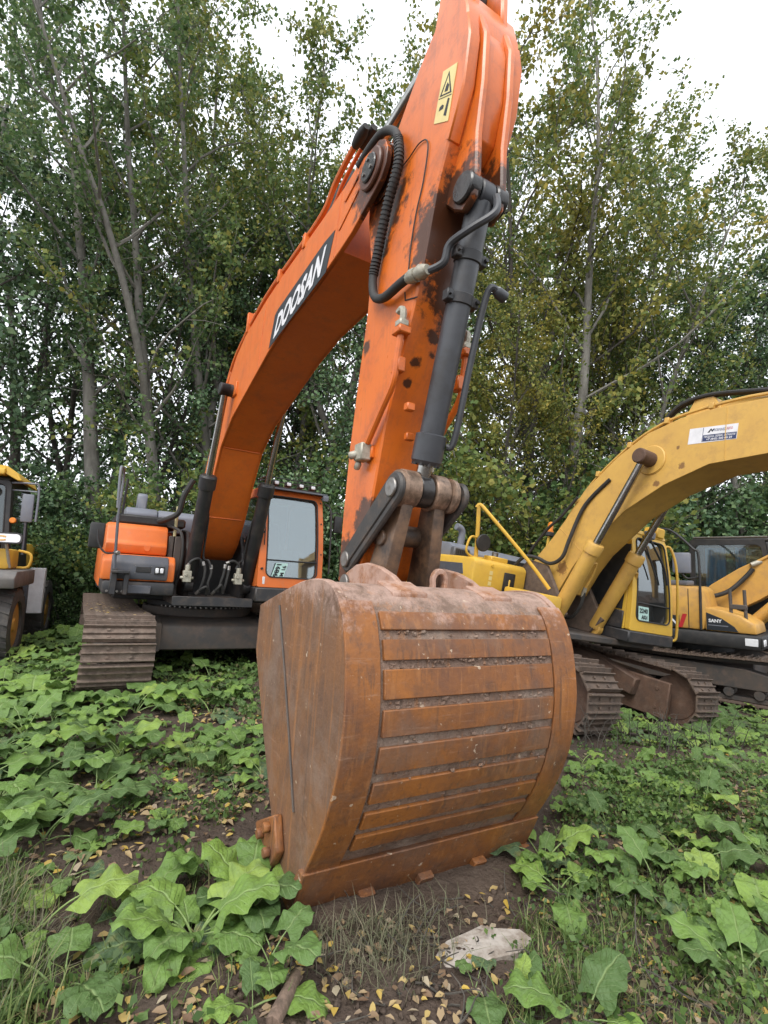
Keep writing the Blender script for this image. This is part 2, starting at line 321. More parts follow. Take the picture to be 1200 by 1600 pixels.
def cab(root,u0,u1,paint,skirt_mat,top=2.92,base=1.34,skirt=1.12,vf=1.55,vb=-.15,lean=.24,taper=(0,0),glass=None,sglass=None,side_low=1.75,roof_mat=None,nar=.1):
    "glazed operator's cab: front frame and windshield, side frames and panes, roof, back wall, seat"
    glass=glass or GLASS_W
    H=top-base
    def uu(u,w):
        k=(w-base)/H; c=(u-u0)/(u1-u0); return u+k*(taper[0]*(1-c)+taper[1]*c)
    def vfr(w): k=max(0,(w-base)/H); return vf-lean*k**2.0
    def mpf(a,b,d): return (uu(a,b),vfr(b)-d,b)
    def dens(L_,m=3): return [(L_[i][0]+(L_[(i+1)%len(L_)][0]-L_[i][0])*j/m,L_[i][1]+(L_[(i+1)%len(L_)][1]-L_[i][1])*j/m) for i in range(len(L_)) for j in range(m)]
    c=MB()
    rs=[.10,.10,.03,.03]; ri=[.09,.09,.10,.10]
    ou=dens(rrect(u0,u1,base,top,rs)); inn=dens(rrect(u0+nar+.02,u1-nar,base+.16,top-.08,ri))
    c.frame(ou,inn,0,.09,mpf)
    body=c.build('cab',paint,root,.006)
    gs=MB(); gi=dens(rrect(u0+nar,u1-nar+.02,base+.14,top-.06,ri)); n=len(gi)
    # windshield as a curved pane: rows between left and right edge
    rows=10; P=[]; F=[]
    for i in range(rows+1):
        w_=base+.15+(top-.07-base-.15)*i/rows
        for j in range(5):
            u_=u0+nar+(u1-u0-2*nar+.02)*j/4; bul=.012*math.sin(math.pi*j/4)
            P.append((uu(u_,w_),vfr(w_)-.035+bul,w_))
    m=len(P); P+=[(p[0],p[1]-.008,p[2]) for p in P]
    for i in range(rows):
        for j in range(4):
            a=i*5+j; F+=[[a,a+1,a+6,a+5],[m+a+5,m+a+6,m+a+1,m+a]]
    for i in range(rows): F+=[[i*5,i*5+5,m+i*5+5,m+i*5],[i*5+4,m+i*5+4,m+i*5+9,i*5+9]]
    for j in range(4): F+=[[j,m+j,m+j+1,j+1],[rows*5+j,rows*5+j+1,m+rows*5+j+1,m+rows*5+j]]
    gs.add(P,F); gs.build('windshield',glass,body)
    T('seal',BLACK,body,[mpf(a,b,-.004) for a,b in inn]+[mpf(*inn[0],-.004)],.012,5)
    T('windshield_bar',BLACK,body,[mpf(u0+nar,base+.42,.015),mpf((u0+u1)/2,base+.42,-.0),mpf(u1-nar,base+.42,.015)],.010,6)
    for side,us in ((0,u0),(1,u1)):
        sgn=1 if side==0 else -1
        def mps(a,b,d,us=us,sgn=sgn):
            k=(b-base)/H; va=a*(vfr(b)-.095-vb)+vb; return (uu(us,b)+sgn*d,va,b)
        so_=dens(rrect(0,1,base,top,.02)); si_=dens(rrect(.07,.93,side_low,top-.1,[.08,.08,.12,.12]))
        # corner radii were made in a unit box: squash them along the side
        f=MB().frame(so_,si_,0,.05,mps); f.build('side_frame',paint,body,.005)
        g=MB(); q=[mps(.05,side_low-.02,.025),mps(.95,side_low-.02,.025),mps(.95,top-.08,.025),mps(.05,top-.08,.025)]
        q2=[mps(.05,side_low-.02,.033),mps(.95,side_low-.02,.033),mps(.95,top-.08,.033),mps(.05,top-.08,.033)]
        g.hexa(q+q2); g.build('side_window',sglass or GLASS_D,body)
    bk=MB().box(uu(u0,base)+.06,uu(u1,base)-.06,vb-.02,vb+.04,base,top-.05); bk.build('back_wall',SEAT,body,.01)
    MB().box(u0+.06,u1-.06,vb+.05,vf-.12,base-.02,base+.05).build('cab_floor',SEAT,body)
    r=MB().prism([(vb-.03,top-.02),(vfr(top)+.03,top-.02),(vfr(top)-.02,top+.05),(vb+.1,top+.06)],uu(u0,top)-.005,uu(u1,top)+.005)
    r.build('roof',roof_mat or paint,body,.03,seg=2)
    s=MB(); uc=(u0+u1)/2
    s.box(uc-.25,uc+.25,.25,.75,base+.3,base+.45); s.hexa([(uc-.25,.2,base+.42),(uc+.25,.2,base+.42),(uc+.25,.32,base+.42),(uc-.25,.32,base+.42),(uc-.2,.05,base+1.1),(uc+.2,.05,base+1.1),(uc+.2,.17,base+1.1),(uc-.2,.17,base+1.1)])
    s.box(uc-.2,uc+.2,.3,.6,base+.05,base+.3); s.build('seat',SEAT,body,.03)
    k=MB(); 
    for sx in (-.3,.3): k.box(uc+sx-.07,uc+sx+.07,.3,.9,base+.05,base+.6)
    k.build('console',SEAT,body,.02)
    if skirt_mat: B('skirt',skirt_mat,body,(u0-.02,u1+.01,vb,vf+.02,skirt,base-.004),.02)
    return body,uu,vfr,mpf
def make_bucket(root,dv=0,dw=0,mat=None,strips=True):
    mat=mat or RUST
    raw=[(5.78,1.40),(6.06,1.48),(6.46,1.585),(6.70,1.615),(6.86,1.595),(6.99,1.50),(7.06,1.36),(7.095,1.2),(7.11,1.02),(7.08,.78),(6.99,.54),(6.86,.32),(6.69,.08),(6.62,-.07)]
    raw=[(a+dv,b+dw) for a,b in raw]
    C=[(p.x,p.y) for p in smooth_path([(a,b,0) for a,b in raw],5)]
    def nrm(i):
        a=C[max(i-1,0)]; b=C[min(i+1,len(C)-1)]; t=Vector((b[0]-a[0],b[1]-a[1])).normalized(); return (-t.y,t.x)
    NN=[nrm(i) for i in range(len(C))]
    off=lambda i,d:(C[i][0]+NN[i][0]*d,C[i][1]+NN[i][1]*d)
    n=len(C)
    shell=MB().prism([off(i,0) for i in range(n)]+[off(i,-.035) for i in range(n-1,-1,-1)],-.715,.715).build('bucket',RUST_MUD if mat is RUST else mat,root,0,30)
    mouth=[(6.57+dv,-.06+dw),(6.36+dv,.27+dw),(6.08+dv,.66+dw),(5.77+dv,1.12+dw)]
    for s in (-1,1):
        MB().prism([off(i,.012) for i in range(n)]+mouth,s*.705,s*.752).build('side_plate',RUST_SIDE if mat is RUST else mat,shell,.006)
    def seg(i0,i1,d0,d1): return [off(i,d1) for i in range(i0,i1+1)]+[off(i,d0) for i in range(i1,i0-1,-1)]
    wi=lambda w_: min(range(15,n),key=lambda i:abs(C[i][1]-dw-w_))
    def cut(w0,w1):
        "points of the back curve between two heights, ends cut exactly"
        idx=[i for i in range(22,n) if w1<C[i][1]-dw<w0]
        def ex(w_):
            for i in range(22,n-1):
                if C[i][1]-dw>=w_>=C[i+1][1]-dw:
                    t=(C[i][1]-dw-w_)/(C[i][1]-C[i+1][1]); return (C[i][0]+(C[i+1][0]-C[i][0])*t,w_+dw),NN[i]
            return C[-1],NN[-1]
        return [ex(w0)]+[(C[i],NN[i]) for i in idx]+[ex(w1)]
    def sheet(w0,w1,d0,d1):
        q=cut(w0,w1); return [(c[0]+m[0]*d1,c[1]+m[1]*d1) for c,m in q]+[(c[0]+m[0]*d0,c[1]+m[1]*d0) for c,m in reversed(q)]
    for s in (-1,1):
        MB().prism(sheet(1.53,.16,.0,.017),s*.575,s*.757).build('edge_wear_plate',mat,shell,.004)
    if strips:
        for a,b in ((1.485,1.405),(1.362,1.272),(1.232,1.10),(1.056,.935),(.89,.77),(.722,.622),(.572,.485),(.442,.358)):
            MB().prism(sheet(a,b,-.002,.019),-.556,.560).build('wear_strip',mat,shell,.004)
    # the thick cutting lip, teeth adapters, side cutters with bolts
    lip=MB().prism([(C[wi(.27)][0]+.035,.27+dw),(6.80+dv,.14+dw),(6.68+dv,-.08+dw),(6.60+dv,-.10+dw),(6.60+dv,.02+dw),(6.80+dv,.27+dw)],-.77,.77).build('lip_plate',mat,shell,.006)
    for u in (-.72,-.37,0,.38,.74):
        MB().hexa([(u-.045,6.70+dv,.10+dw),(u+.045,6.70+dv,.10+dw),(u+.045,6.80+dv,.06+dw),(u-.045,6.80+dv,.06+dw),(u-.05,6.52+dv,-.16+dw),(u+.05,6.52+dv,-.16+dw),(u+.05,6.60+dv,-.22+dw),(u-.05,6.60+dv,-.22+dw)]).build('tooth',mat,shell,.006)
    for s in (-1,1):
        cp=MB().prism([(6.22+dv,.24+dw),(6.50+dv,.39+dw),(6.58+dv,.24+dw),(6.50+dv,.12+dw),(6.30+dv,.10+dw)],s*.754,s*.80).build('side_cutter',mat,shell,.008)
        for (a,b) in ((6.45,.31),(6.36,.24),(6.48,.20),(6.36,.15)):
            MB().cyl((s*.80,a+dv,b+dw),(s*.835,a+dv,b+dw),.028,n=6).build('bolt',mat,cp,.004)
        MB().tube([(s*.757,a+dv,b+dw) for a,b in ((6.17,1.44),(6.34,1.12),(6.52,.755),(6.655,.46))],.007,6).build('weld_bead',FRAMEM,shell)
        e=[(5.98,1.42),(6.03,1.56),(6.12,1.665),(6.25,1.72),(6.40,1.735),(6.55,1.715),(6.70,1.67),(6.84,1.60),(6.7,1.5),(6.3,1.42)]
        MB().prism([(a+dv,b+dw) for a,b in e],s*.265,s*.305).build('hinge_ear',mat,shell,.008)
        MB().cyl((s*.25,6.13+dv,1.60+dw),(s*.325,6.13+dv,1.60+dw),.055,n=16).build('hinge_pin',STEEL,shell,.006)
        MB().hexa([(s*.2,6.74+dv,1.60+dw),(s*.42,6.74+dv,1.60+dw),(s*.42,6.92+dv,1.555+dw),(s*.2,6.92+dv,1.555+dw),(s*.2,6.74+dv,1.640+dw),(s*.42,6.74+dv,1.640+dw),(s*.42,6.92+dv,1.585+dw),(s*.2,6.92+dv,1.585+dw)]).build('wear_pad',mat,shell,.006)
    if strips:
        mr_=random.Random(4); mud=MB()
        for (a,b,n_) in ((1.405,1.362,70),(1.272,1.232,110),(1.10,1.056,60),(.935,.89,40),(.77,.722,30),(.622,.572,20)):
            q=cut(a,b); 
            for _ in range(n_):
                c,m=q[mr_.randrange(len(q))]; u=mr_.uniform(-.54,.545); r_=.003+.010*mr_.random()**2; t_=mr_.random()
                w_=b+dw+(a-b)*t_; x0=c[0]+m[0]*.004
                P=[(u+r_*mr_.uniform(.8,2.2)*math.cos(k*1.257),x0+r_*.5*math.sin(k*2.1),w_+r_*math.sin(k*1.257)) for k in range(5)]
                mud.add(P+[(u,x0+r_*1.1,w_)],[[0,1,5],[1,2,5],[2,3,5],[3,4,5],[4,0,5],[4,3,2,1,0]])
        tag(mud.build('dried_mud',RUST_MUD,shell,0,60),kind='stuff')
    ang=[R_(-20+220*i/12) for i in range(13)]
    ol=[(.12+.062*math.cos(a),1.655+.075*math.sin(a)) for a in ang]; il=[(.12+.034*math.cos(a),1.652+.042*math.sin(a)) for a in ang]
    ol=[(.19,1.58)]+ol+[(.05,1.58)]; il=[(.15,1.58)]+il+[(.09,1.58)]
    MB().frame(ol,il,6.56+dv,6.60+dv,lambda a,b,d:(a,d,b+dw)).build('lifting_eye',mat,shell,.006)
    return shell

# rusty bucket steel: ochre rust, brown dirt, pale scraped patches on the crown, rain streaks
def rust(name,c1,c2,mud,mudamt,bump):
    m=bpy.data.materials.new(name); m.use_nodes=True; t=m.node_tree; N=t.nodes; L=t.links; b=N['Principled BSDF']; b.inputs['Specular IOR Level'].default_value=.4
    tc=N.new('ShaderNodeTexCoord'); oc=tc.outputs['Object']
    def noise(sc,det=8,ro=.65,scale=None,dist=0):
        n=N.new('ShaderNodeTexNoise'); n.inputs['Scale'].default_value=sc; n.inputs['Detail'].default_value=det; n.inputs['Roughness'].default_value=ro; n.inputs['Distortion'].default_value=dist
        if scale:
            mp=N.new('ShaderNodeMapping'); mp.inputs['Scale'].default_value=scale; L.new(oc,mp.inputs[0]); L.new(mp.outputs[0],n.inputs['Vector'])
        else: L.new(oc,n.inputs['Vector'])
        return n.outputs[0]
    def rng_(s,lo,hi,a=0,z=1):
        r=N.new('ShaderNodeMapRange'); r.inputs[1].default_value=lo; r.inputs[2].default_value=hi; r.inputs[3].default_value=a; r.inputs[4].default_value=z; L.new(s,r.inputs[0]); return r.outputs[0]
    def mix(f,a,col):
        k=N.new('ShaderNodeMix'); k.data_type='RGBA'; L.new(f,k.inputs[0])
        if isinstance(a,tuple): k.inputs[6].default_value=(*a,1)
        else: L.new(a,k.inputs[6])
        k.inputs[7].default_value=(*col,1); return k.outputs[2]
    col=mix(rng_(noise(1.6,10,.7,None,.4),.38,.62),c1,c2)
    col=mix(rng_(noise(5.5,10,.75),.50,.70,0,.75),col,(.085,.05,.036))
    col=mix(rng_(noise(1,6,.6,(26,26,.9)),.54,.66,0,.55),col,(.33,.14,.045))
    col=mix(rng_(noise(1,6,.6,(38,38,1.3)),.56,.68,0,.55),col,(.07,.042,.03))
    col=mix(rng_(noise(1,7,.7,(3,3,46)),.60,.70,0,.35),col,(.40,.25,.17))
    col=mix(rng_(noise(3.2,9,.72),.50,.66,0,mudamt),col,mud)
    sp=N.new('ShaderNodeSeparateXYZ'); L.new(oc,sp.inputs[0]); hi=rng_(sp.outputs[2],1.36,1.62,0,.27)
    ad=N.new('ShaderNodeMath'); ad.operation='ADD'; L.new(noise(8,10,.78),ad.inputs[0]); L.new(hi,ad.inputs[1])
    col=mix(rng_(ad.outputs[0],.62,.80,0,.72),col,(.44,.30,.245))
    col=mix(rng_(noise(24,4,.5),.69,.72,0,.7),col,(.52,.41,.30))
    L.new(col,b.inputs['Base Color']); L.new(rng_(noise(7),.3,.7,.45,.8),b.inputs['Roughness'])
    bp=N.new('ShaderNodeBump'); bp.inputs['Strength'].default_value=bump; bp.inputs['Distance'].default_value=.012; L.new(noise(34,8,.7),bp.inputs['Height']); L.new(bp.outputs[0],b.inputs['Normal'])
    return m
RUST=rust('rusty_bucket_steel',(.29,.105,.022),(.15,.064,.032),(.17,.105,.072),.55,.35)
RUST_SIDE=rust('rusty_side_plate',(.20,.092,.040),(.135,.076,.048),(.20,.135,.10),.7,.35)
RUST_MUD=rust('mud_caked_steel',(.25,.165,.12),(.17,.11,.08),(.31,.24,.19),.7,1.2)

# ------------------------------------------------------------------ the big orange excavator
def orange_excavator():
    ex=thing('excavator','large orange crawler excavator with black and white boom decal and rusty bucket in front','excavator',POSE_ORANGE)
    # undercarriage
    for s in (-1,1): track(ex,s*1.30,.78,TRACKM,FRAMEM)
    cb=MB().prism([(-1.3,.40),(1.28,.38),(1.30,.72),(1.05,.80),(-1.1,.82)],-.9,.9).build('car_body',FRAMEM,ex,.02)
    MB().prism([(.95,.50),(1.34,.36),(1.34,.76),(.95,.84)],-.98,-.72).build('frame_leg',FRAMEM,cb,.02)
    MB().prism([(.95,.50),(1.34,.36),(1.34,.76),(.95,.84)],.72,.98).build('frame_leg',FRAMEM,cb,.02)
    MB().cyl((0,0,.80),(0,0,.93),.86,n=40).build('slew_ring',FRAMEM,ex,.012)
    MB().cyl((0,0,.93),(0,0,1.02),.80,n=40).build('slew_ring_gear',BLACK,ex,.01)
    for i in range(20):
        a=-.9+1.8*i/19-math.pi/2; MB().cyl((.82*math.cos(a),-.82*math.sin(a),.925),(.82*math.cos(a),-.82*math.sin(a),.955),.017,n=6).build('ring_bolt',STEEL,ex)
    # revolving frame and deck between toolbox and cab
    dk=B('deck',FRAMEM,ex,(-.66,.47,-.5,1.50,1.04,1.13),.012)
    B('deck_lip',DARKP,dk,(-.66,.47,1.50,1.53,1.03,1.16),.006)
    B('rear_frame',BLACK,ex,(-1.35,1.35,-2.3,.6,1.03,1.14),.02)
    for u in (-.30,.30):
        MB().prism([(.15,1.13),(1.1,1.13),(1.25,1.45),(.75,2.1),(.35,2.15),(.15,1.8)],u-.035+(.12 if u>0 else -.12),u+.035+(.12 if u>0 else -.12)).build('boom_bracket',DARKP,ex,.01)
    B('bulkhead',BLACK,ex,(-.62,.44,.0,.06,1.13,2.05),.01)
    # right-hand tool box, tank and steps
    sk=B('tool_box_skirt',DARKP,ex,(-1.54,-.65,.3,1.53,1.155,1.335),.035,2)
    B('step_plate',GREYP,sk,(-1.30,-.95,1.53,1.56,1.175,1.285),.01)
    MB().prism([(.6,1.34),(1.50,1.34),(1.50,1.60),(1.40,1.69),(.6,1.69)],-1.57,-.66).build('tool_box',HOUSE_ORANGE,ex,.03,seg=2)
    tb=MB().prism([(.6,1.36),(1.53,1.36),(1.545,1.45),(1.545,1.58),(1.46,1.68),(.6,1.705)],-1.46,-.755).build('tool_box_door',GREYP,ex,.02,seg=2)
    B('latch',BLACK,tb,(-1.16,-.98,1.545,1.556,1.46,1.535),.004); B('lamp_recess',BLACK,tb,(-.93,-.80,1.545,1.555,1.44,1.55),.004)
    for u in (-.90,-.84): B('headlight',LENS,tb,(u-.022,u+.022,1.555,1.572,1.46,1.53),.008)
    for (u,w_) in ((-1.17,1.45),(-1.17,1.545),(-.97,1.45),(-.97,1.545)): MB().cyl((u,1.545,w_),(u,1.555,w_),.006,n=6).build('screw',STEEL,tb)
    tk=MB().prism([(.1,1.70),(1.16,1.70),(1.20,1.84),(1.155,1.87),(1.10,2.07),(1.02,2.125),(.1,2.14)],-1.55,-.755).build('fuel_tank',HOUSE_ORANGE,ex,.03,seg=2)
    MB().cyl((-1.02,1.17,1.79),(-1.02,1.195,1.79),.045,n=16).build('tank_plug',HOUSE_ORANGE,tk,.006)
    B('tank_top',BLACK,tk,(-1.45,-.5,-.4,.95,2.13,2.27),.03)
    # engine bay and counterweight
    B('engine_panel',HOUSE_ORANGE,ex,(-1.55,-.55,-2.3,.08,1.155,2.10),.05,2)
    B('rear_engine_panel',HOUSE_ORANGE,ex,(.2,1.52,-2.3,-.30,1.155,2.10),.05,2)
    MB().prism([(-2.3,1.0),(-2.3,2.15),(-2.85,2.05),(-3.15,1.6),(-3.05,1.1)],-1.5,1.5).build('counterweight',GREYP,ex,.06,seg=2)
    hd=MB().prism([(-2.4,2.12),(-.62,2.12),(-.60,2.42),(-.72,2.515),(-2.3,2.50)],-1.24,-.735).build('hood',HOODG,ex,.03,seg=2)
    MB().prism([(-2.4,2.12),(-.62,2.12),(-.60,2.42),(-.72,2.51),(-2.3,2.50)],-.725,.5).build('hood',HOODG,ex,.03,seg=2)
    MB().prism([(-.9,2.49),(-1.15,2.49),(-1.12,2.78),(-1.06,2.80),(-.95,2.80),(-.90,2.75)],-1.06,-.90).build('exhaust_stack',HOODG,hd,.02)
    # guard rails and mirror on the tool box side
    T('guard_rail',GREYP,ex,smooth_path([(-1.42,1.60,1.18),(-1.425,1.62,1.5),(-1.455,1.62,2.1),(-1.455,1.62,2.42)],3),.018,8)
    T('guard_rail',HOODG,ex,smooth_path([(-1.47,1.45,2.30),(-1.485,1.45,2.6),(-1.49,1.42,2.84),(-1.47,1.30,2.88),(-1.43,1.05,2.86),(-1.42,.95,2.70),(-1.43,.95,2.15)],4),.018,8)
    T('guard_rail',DARKP,ex,[(-1.36,.9,2.78),(-1.38,.9,2.15)],.018,8)
    B('step',DARKP,ex,(-1.46,-1.38,1.56,1.66,1.16,1.50),.01); B('step',DARKP,ex,(-1.30,-1.24,1.56,1.66,1.16,1.46),.01); B('step_tread',DARKP,ex,(-1.46,-1.24,1.57,1.72,1.44,1.475),.006)
    for u in (-1.48,-1.43,-1.36,-1.30): MB().cyl((u,1.56,1.20),(u,1.60,1.20),.016,n=8).build('bolt',STEEL,ex)
    mr=T('mirror_arm',BLACK,ex,smooth_path([(-1.43,1.61,1.70),(-1.55,1.62,1.69),(-1.64,1.60,1.80),(-1.67,1.58,1.98)],4),.012,6)
    B('mirror',BLACK,mr,(-1.76,-1.58,1.42,1.50,1.74,2.08),.03,2)
    MB().cyl((-1.44,1.59,1.70),(-1.40,1.66,1.70),.03,n=10).build('clamp',STEEL,mr,.005)
    # boom cylinders, valves and hoses at the boom foot
    for u,tp in ((-.42,(2.32,3.97)),(.42,(2.32,3.97))):
        c=hydraulic(ex,'boom_cylinder',(u,1.22,1.32),(u,*tp),.58,.098,.045,CYLB,CHROME,1.22,.085,.06)
        s=-1 if u<0 else 1
        T('steel_line',BLACK,c,smooth_path([(u+s*-.02,1.72,2.55),(u-s*.10,1.62,2.3),(u-s*.13,1.42,1.75),(u-s*.2,1.48,1.68),(u-s*.24,1.5,1.58)],5),.016,7)
    for u in (-.50,.22):
        v_=MB().box(u-.055,u+.055,1.46,1.56,1.36,1.52); v_.cyl((u,1.51,1.52),(u,1.51,1.60),.035,n=12); v_.cyl((u-.09,1.51,1.42),(u+.09,1.51,1.42),.022,n=10)
        v_.cyl((u-.02,1.56,1.46),(u-.02,1.585,1.46),.02,n=8); v_.build('holding_valve',ZINC,ex,.01)
    hose=[[(-.50,1.5,1.58),(-.46,1.52,1.66),(-.36,1.5,1.70),(-.30,1.48,1.62)],[(-.30,1.48,1.66),(-.26,1.5,1.55),(-.27,1.5,1.38),(-.30,1.46,1.25)],[(-.18,1.48,1.62),(-.17,1.5,1.5),(-.2,1.5,1.35),(-.16,1.46,1.22)],
          [(.02,1.48,1.64),(.01,1.5,1.52),(-.02,1.5,1.38),(-.04,1.46,1.24)],[(.08,1.48,1.62),(.07,1.5,1.5),(.05,1.5,1.34),(.03,1.46,1.22)],[(.04,1.48,1.66),(.12,1.52,1.70),(.2,1.5,1.66),(.24,1.49,1.58)],
          [(-.12,1.46,1.2),(-.06,1.55,1.30),(-.02,1.55,1.34),(.02,1.5,1.22)],[(-.34,1.46,1.2),(-.28,1.54,1.28),(-.22,1.54,1.3),(-.2,1.46,1.18)]]
    for h in hose:
        o=T('hose',RUBBER,ex,smooth_path(h,4),.019,7)
        MB().cyl(h[0],tuple(Vector(h[0])+(Vector(h[1])-Vector(h[0]))*.5),.026,n=8).build('fitting',STEEL,o)
    T('hose',RUBBER,ex,smooth_path([(-.52,1.3,2.85),(-.62,1.25,2.6),(-.66,1.2,2.35),(-.78,1.1,2.25),(-.9,.9,2.2)],5),.04,9)
    for (u,r0) in ((-.60,.05),(-.70,.035)): MB().box(u-r0,u+r0,1.0,1.1,1.13,2.0).build('upright_bracket',FRAMEM,ex,.01)
    T('grease_stick',PAPERY,ex,[(-.66,1.06,2.0),(-.655,1.06,2.45)],.022,8)
    T('hose',RUBBER,ex,smooth_path([(-.75,1.0,2.15),(-.6,1.25,2.05),(-.56,1.3,1.7),(-.6,1.2,1.25)],5),.022,8)
    # cab with work lamps, visor and paper in the window
    body,uu,vfr,mpf=cab(ex,.50,1.55,HOUSE_ORANGE,DARKP,top=2.86,base=1.34,skirt=1.12,vf=1.56,vb=-.2,lean=.27,side_low=1.80)
    MB().prism([(1.24,2.93),(1.44,2.90),(1.45,2.87),(1.24,2.885)],.55,1.58).build('visor',GREYP,body,.006)
    MB().prism([(1.40,2.90),(1.46,2.86),(1.44,2.78),(1.36,2.80)],1.50,1.60).build('visor_end',HOODG,body,.008)
    MB().prism([(1.40,2.90),(1.46,2.86),(1.44,2.80),(1.36,2.82)],.50,.57).build('visor_end',HOODG,body,.008)
    rk=MB().tube([(.60,1.15,2.92),(.60,1.15,3.10),(1.56,1.15,3.10),(1.56,1.15,2.92)],.010,6)
    rk.tube([(.60,.75,2.92),(.60,.75,3.10),(1.56,.75,3.10),(1.56,.75,2.92)],.010,6); rk.tube([(.60,.75,3.1),(.60,1.15,3.1)],.01,6); rk.tube([(1.56,.75,3.1),(1.56,1.15,3.1)],.01,6)
    rk=rk.build('lamp_rack',BLACK,body); B('lamp_rail',BLACK,rk,(.60,1.56,1.10,1.16,2.93,2.965),.005)
    for u in (.78,.99,1.21,1.42):
        l=MB().prism([(1.06,2.975),(1.17,2.975),(1.185,3.06),(1.08,3.065)],u-.05,u+.05).build('work_lamp',BLACK,body,.012)
        MB().box(u-.036,u+.036,1.172,1.19,2.99,3.045).build('lamp_lens',LENS,l,.01)
    T('wiper',BLACK,body,[mpf(.56,2.36,-.03),mpf(.565,2.2,-.035),mpf(.56,1.98,-.03)],.009,6)
    for w_ in (2.70,2.18,1.62): MB().cyl(mpf(.55,w_,.0),mpf(.55,w_,-.03),.018,n=8).build('bolt',BLACK,body)
    MB().cyl(mpf(.555,2.52,0),mpf(.555,2.52,-.02),.03,n=12).build('round_sticker',WHITE,body)
    B('door_handle',WHITE,body,(.575,.615,1.50,1.562,1.385,1.50),.006)
    for w_ in (1.9,2.4,2.75): MB().cyl(mpf(1.51,w_,.0),mpf(1.51,w_,-.012),.012,n=8).build('bolt',BLACK,body)
    T('grab_rail',DARKP,ex,smooth_path([(1.58,1.35,2.75),(1.66,1.42,2.66),(1.68,1.46,2.3),(1.70,1.46,1.6)],4),.016,7)
    m=T('mirror_arm',BLACK,ex,smooth_path([(1.67,1.45,2.58),(1.76,1.45,2.62),(1.82,1.45,2.58)],3),.012,6); B('mirror',BLACK,m,(1.73,1.88,1.40,1.47,2.28,2.56),.025,2)
    # paper with numbers lying behind the lower glass
    def mpp(x,y,d): return (.90-y+x*.28,1.545+d,1.50+x*.97-y*.03)
    MB().prism([(0,0),(.23,0),(.23,.195),(0,.195)],0,.002,lambda a,b,d:mpp(a,b,d)).build('paper_note',PAPER,body)
    text('9891','note_writing',INK,body,lambda x,y,d:mpp(.01+x,.105+y,.006),.095,.004,0,.205)
    text('M 16','note_writing',INK,body,lambda x,y,d:mpp(.02+x,.015+y,.006),.08,.003,0,.17)
    # boom
    lo=[(6.0,4.40),(5.75,4.31),(5.55,4.27),(5.04,4.19),(4.34,4.15),(3.76,4.03),(3.1,3.83),(2.35,3.60),(1.85,3.30),(1.52,2.80),(1.28,2.35),(1.0,1.95),(.72,1.75),(.5,1.70),(.33,1.80)]
    up=[(.28,1.98),(.4,2.25),(.75,2.80),(1.2,3.45),(1.72,4.04),(1.97,4.28),(2.25,4.50),(2.65,4.65),(3.44,4.76),(4.02,4.80),(4.6,4.81),(5.1,4.82),(5.53,4.84)]
    lo_b=[p for p in lo if p[0]<5.6]; 
    bm_=MB().prism(lo_b[::-1][::-1]+up,-.285,.285).build('boom',ORANGE,ex,0,25)
    outline=[(6.05+.21*math.cos(R_(a)),4.64+.21*math.sin(R_(a))) for a in (100,70,40,10,-20,-50,-75)]+lo[1:]+up+[(5.78,4.88)]
    for s in (-1,1):
        MB().prism(outline,s*.262,s*.305).build('boom_side_plate',ORANGE,bm_,.005)
        MB().cyl((s*.30,6.05,4.64),(s*.335,6.05,4.64),.155,n=28).build('pin_boss',ORANGE,bm_,.01)
        MB().cyl((s*.335,6.05,4.64),(s*.352,6.05,4.64),.105,n=24).build('pin_cover',GREASE,bm_,.008)
        for i in range(3):
            a=R_(90+120*i); MB().cyl((s*.352,6.05+.06*math.cos(a),4.64+.06*math.sin(a)),(s*.362,6.05+.06*math.cos(a),4.64+.06*math.sin(a)),.015,n=6).build('bolt',STEEL,bm_)
        MB().cyl((s*.30,2.32,3.97),(s*.50,2.32,3.97),.085,n=20).build('cylinder_pin',CYLB,bm_,.01)
        B('pin_keeper',ORANGE,bm_,(s*.31-.02,s*.31+.02,2.28,2.5,3.88,4.06),.008)
        # slots in the fork plate shown as raised stiffeners
        MB().prism(capsule((5.52,4.50),(5.80,4.63),.035,.035,6),s*.304,s*.314).build('stiffener',ORANGE,bm_,.003)
        MB().prism(capsule((5.60,4.70),(5.78,4.76),.03,.03,6),s*.304,s*.316).build('stiffener',ORANGE,bm_,.003)
        T('weld_seam',ORANGE,bm_,[(s*.306,3.52,4.73),(s*.307,3.46,4.4),(s*.306,3.42,3.96)],.006,5)
        T('weld_seam',ORANGE,bm_,[(s*.306,5.50,4.82),(s*.307,5.46,4.5),(s*.306,5.44,4.27)],.006,5)
    T('weld_seam',ORANGE,bm_,[(-.26,1.27,2.33),(.26,1.27,2.33)],.008,5); T('weld_seam',ORANGE,bm_,[(-.26,1.86,3.29),(.26,1.86,3.29)],.008,5)
    dc=[(3.78,4.055),(5.29,4.21),(5.42,4.525),(5.2,4.535),(4.0,4.43),(3.90,4.40)]
    d=MB().prism(dc,-.3055,-.3085).build('decal',DECALB,bm_,0,0)
    e1=Vector((1.47,.15)).normalized(); e2=Vector((.10,.30)).normalized()
    def mpd(x,y,dd):
        return (-.309-dd,3.93+e1.x*x+e2.x*y*1.1,4.125+e1.y*x+e2.y*y*1.1)
    text('DOOSAN','lettering',WHITE,d,mpd,.30,.012,.12,1.27)
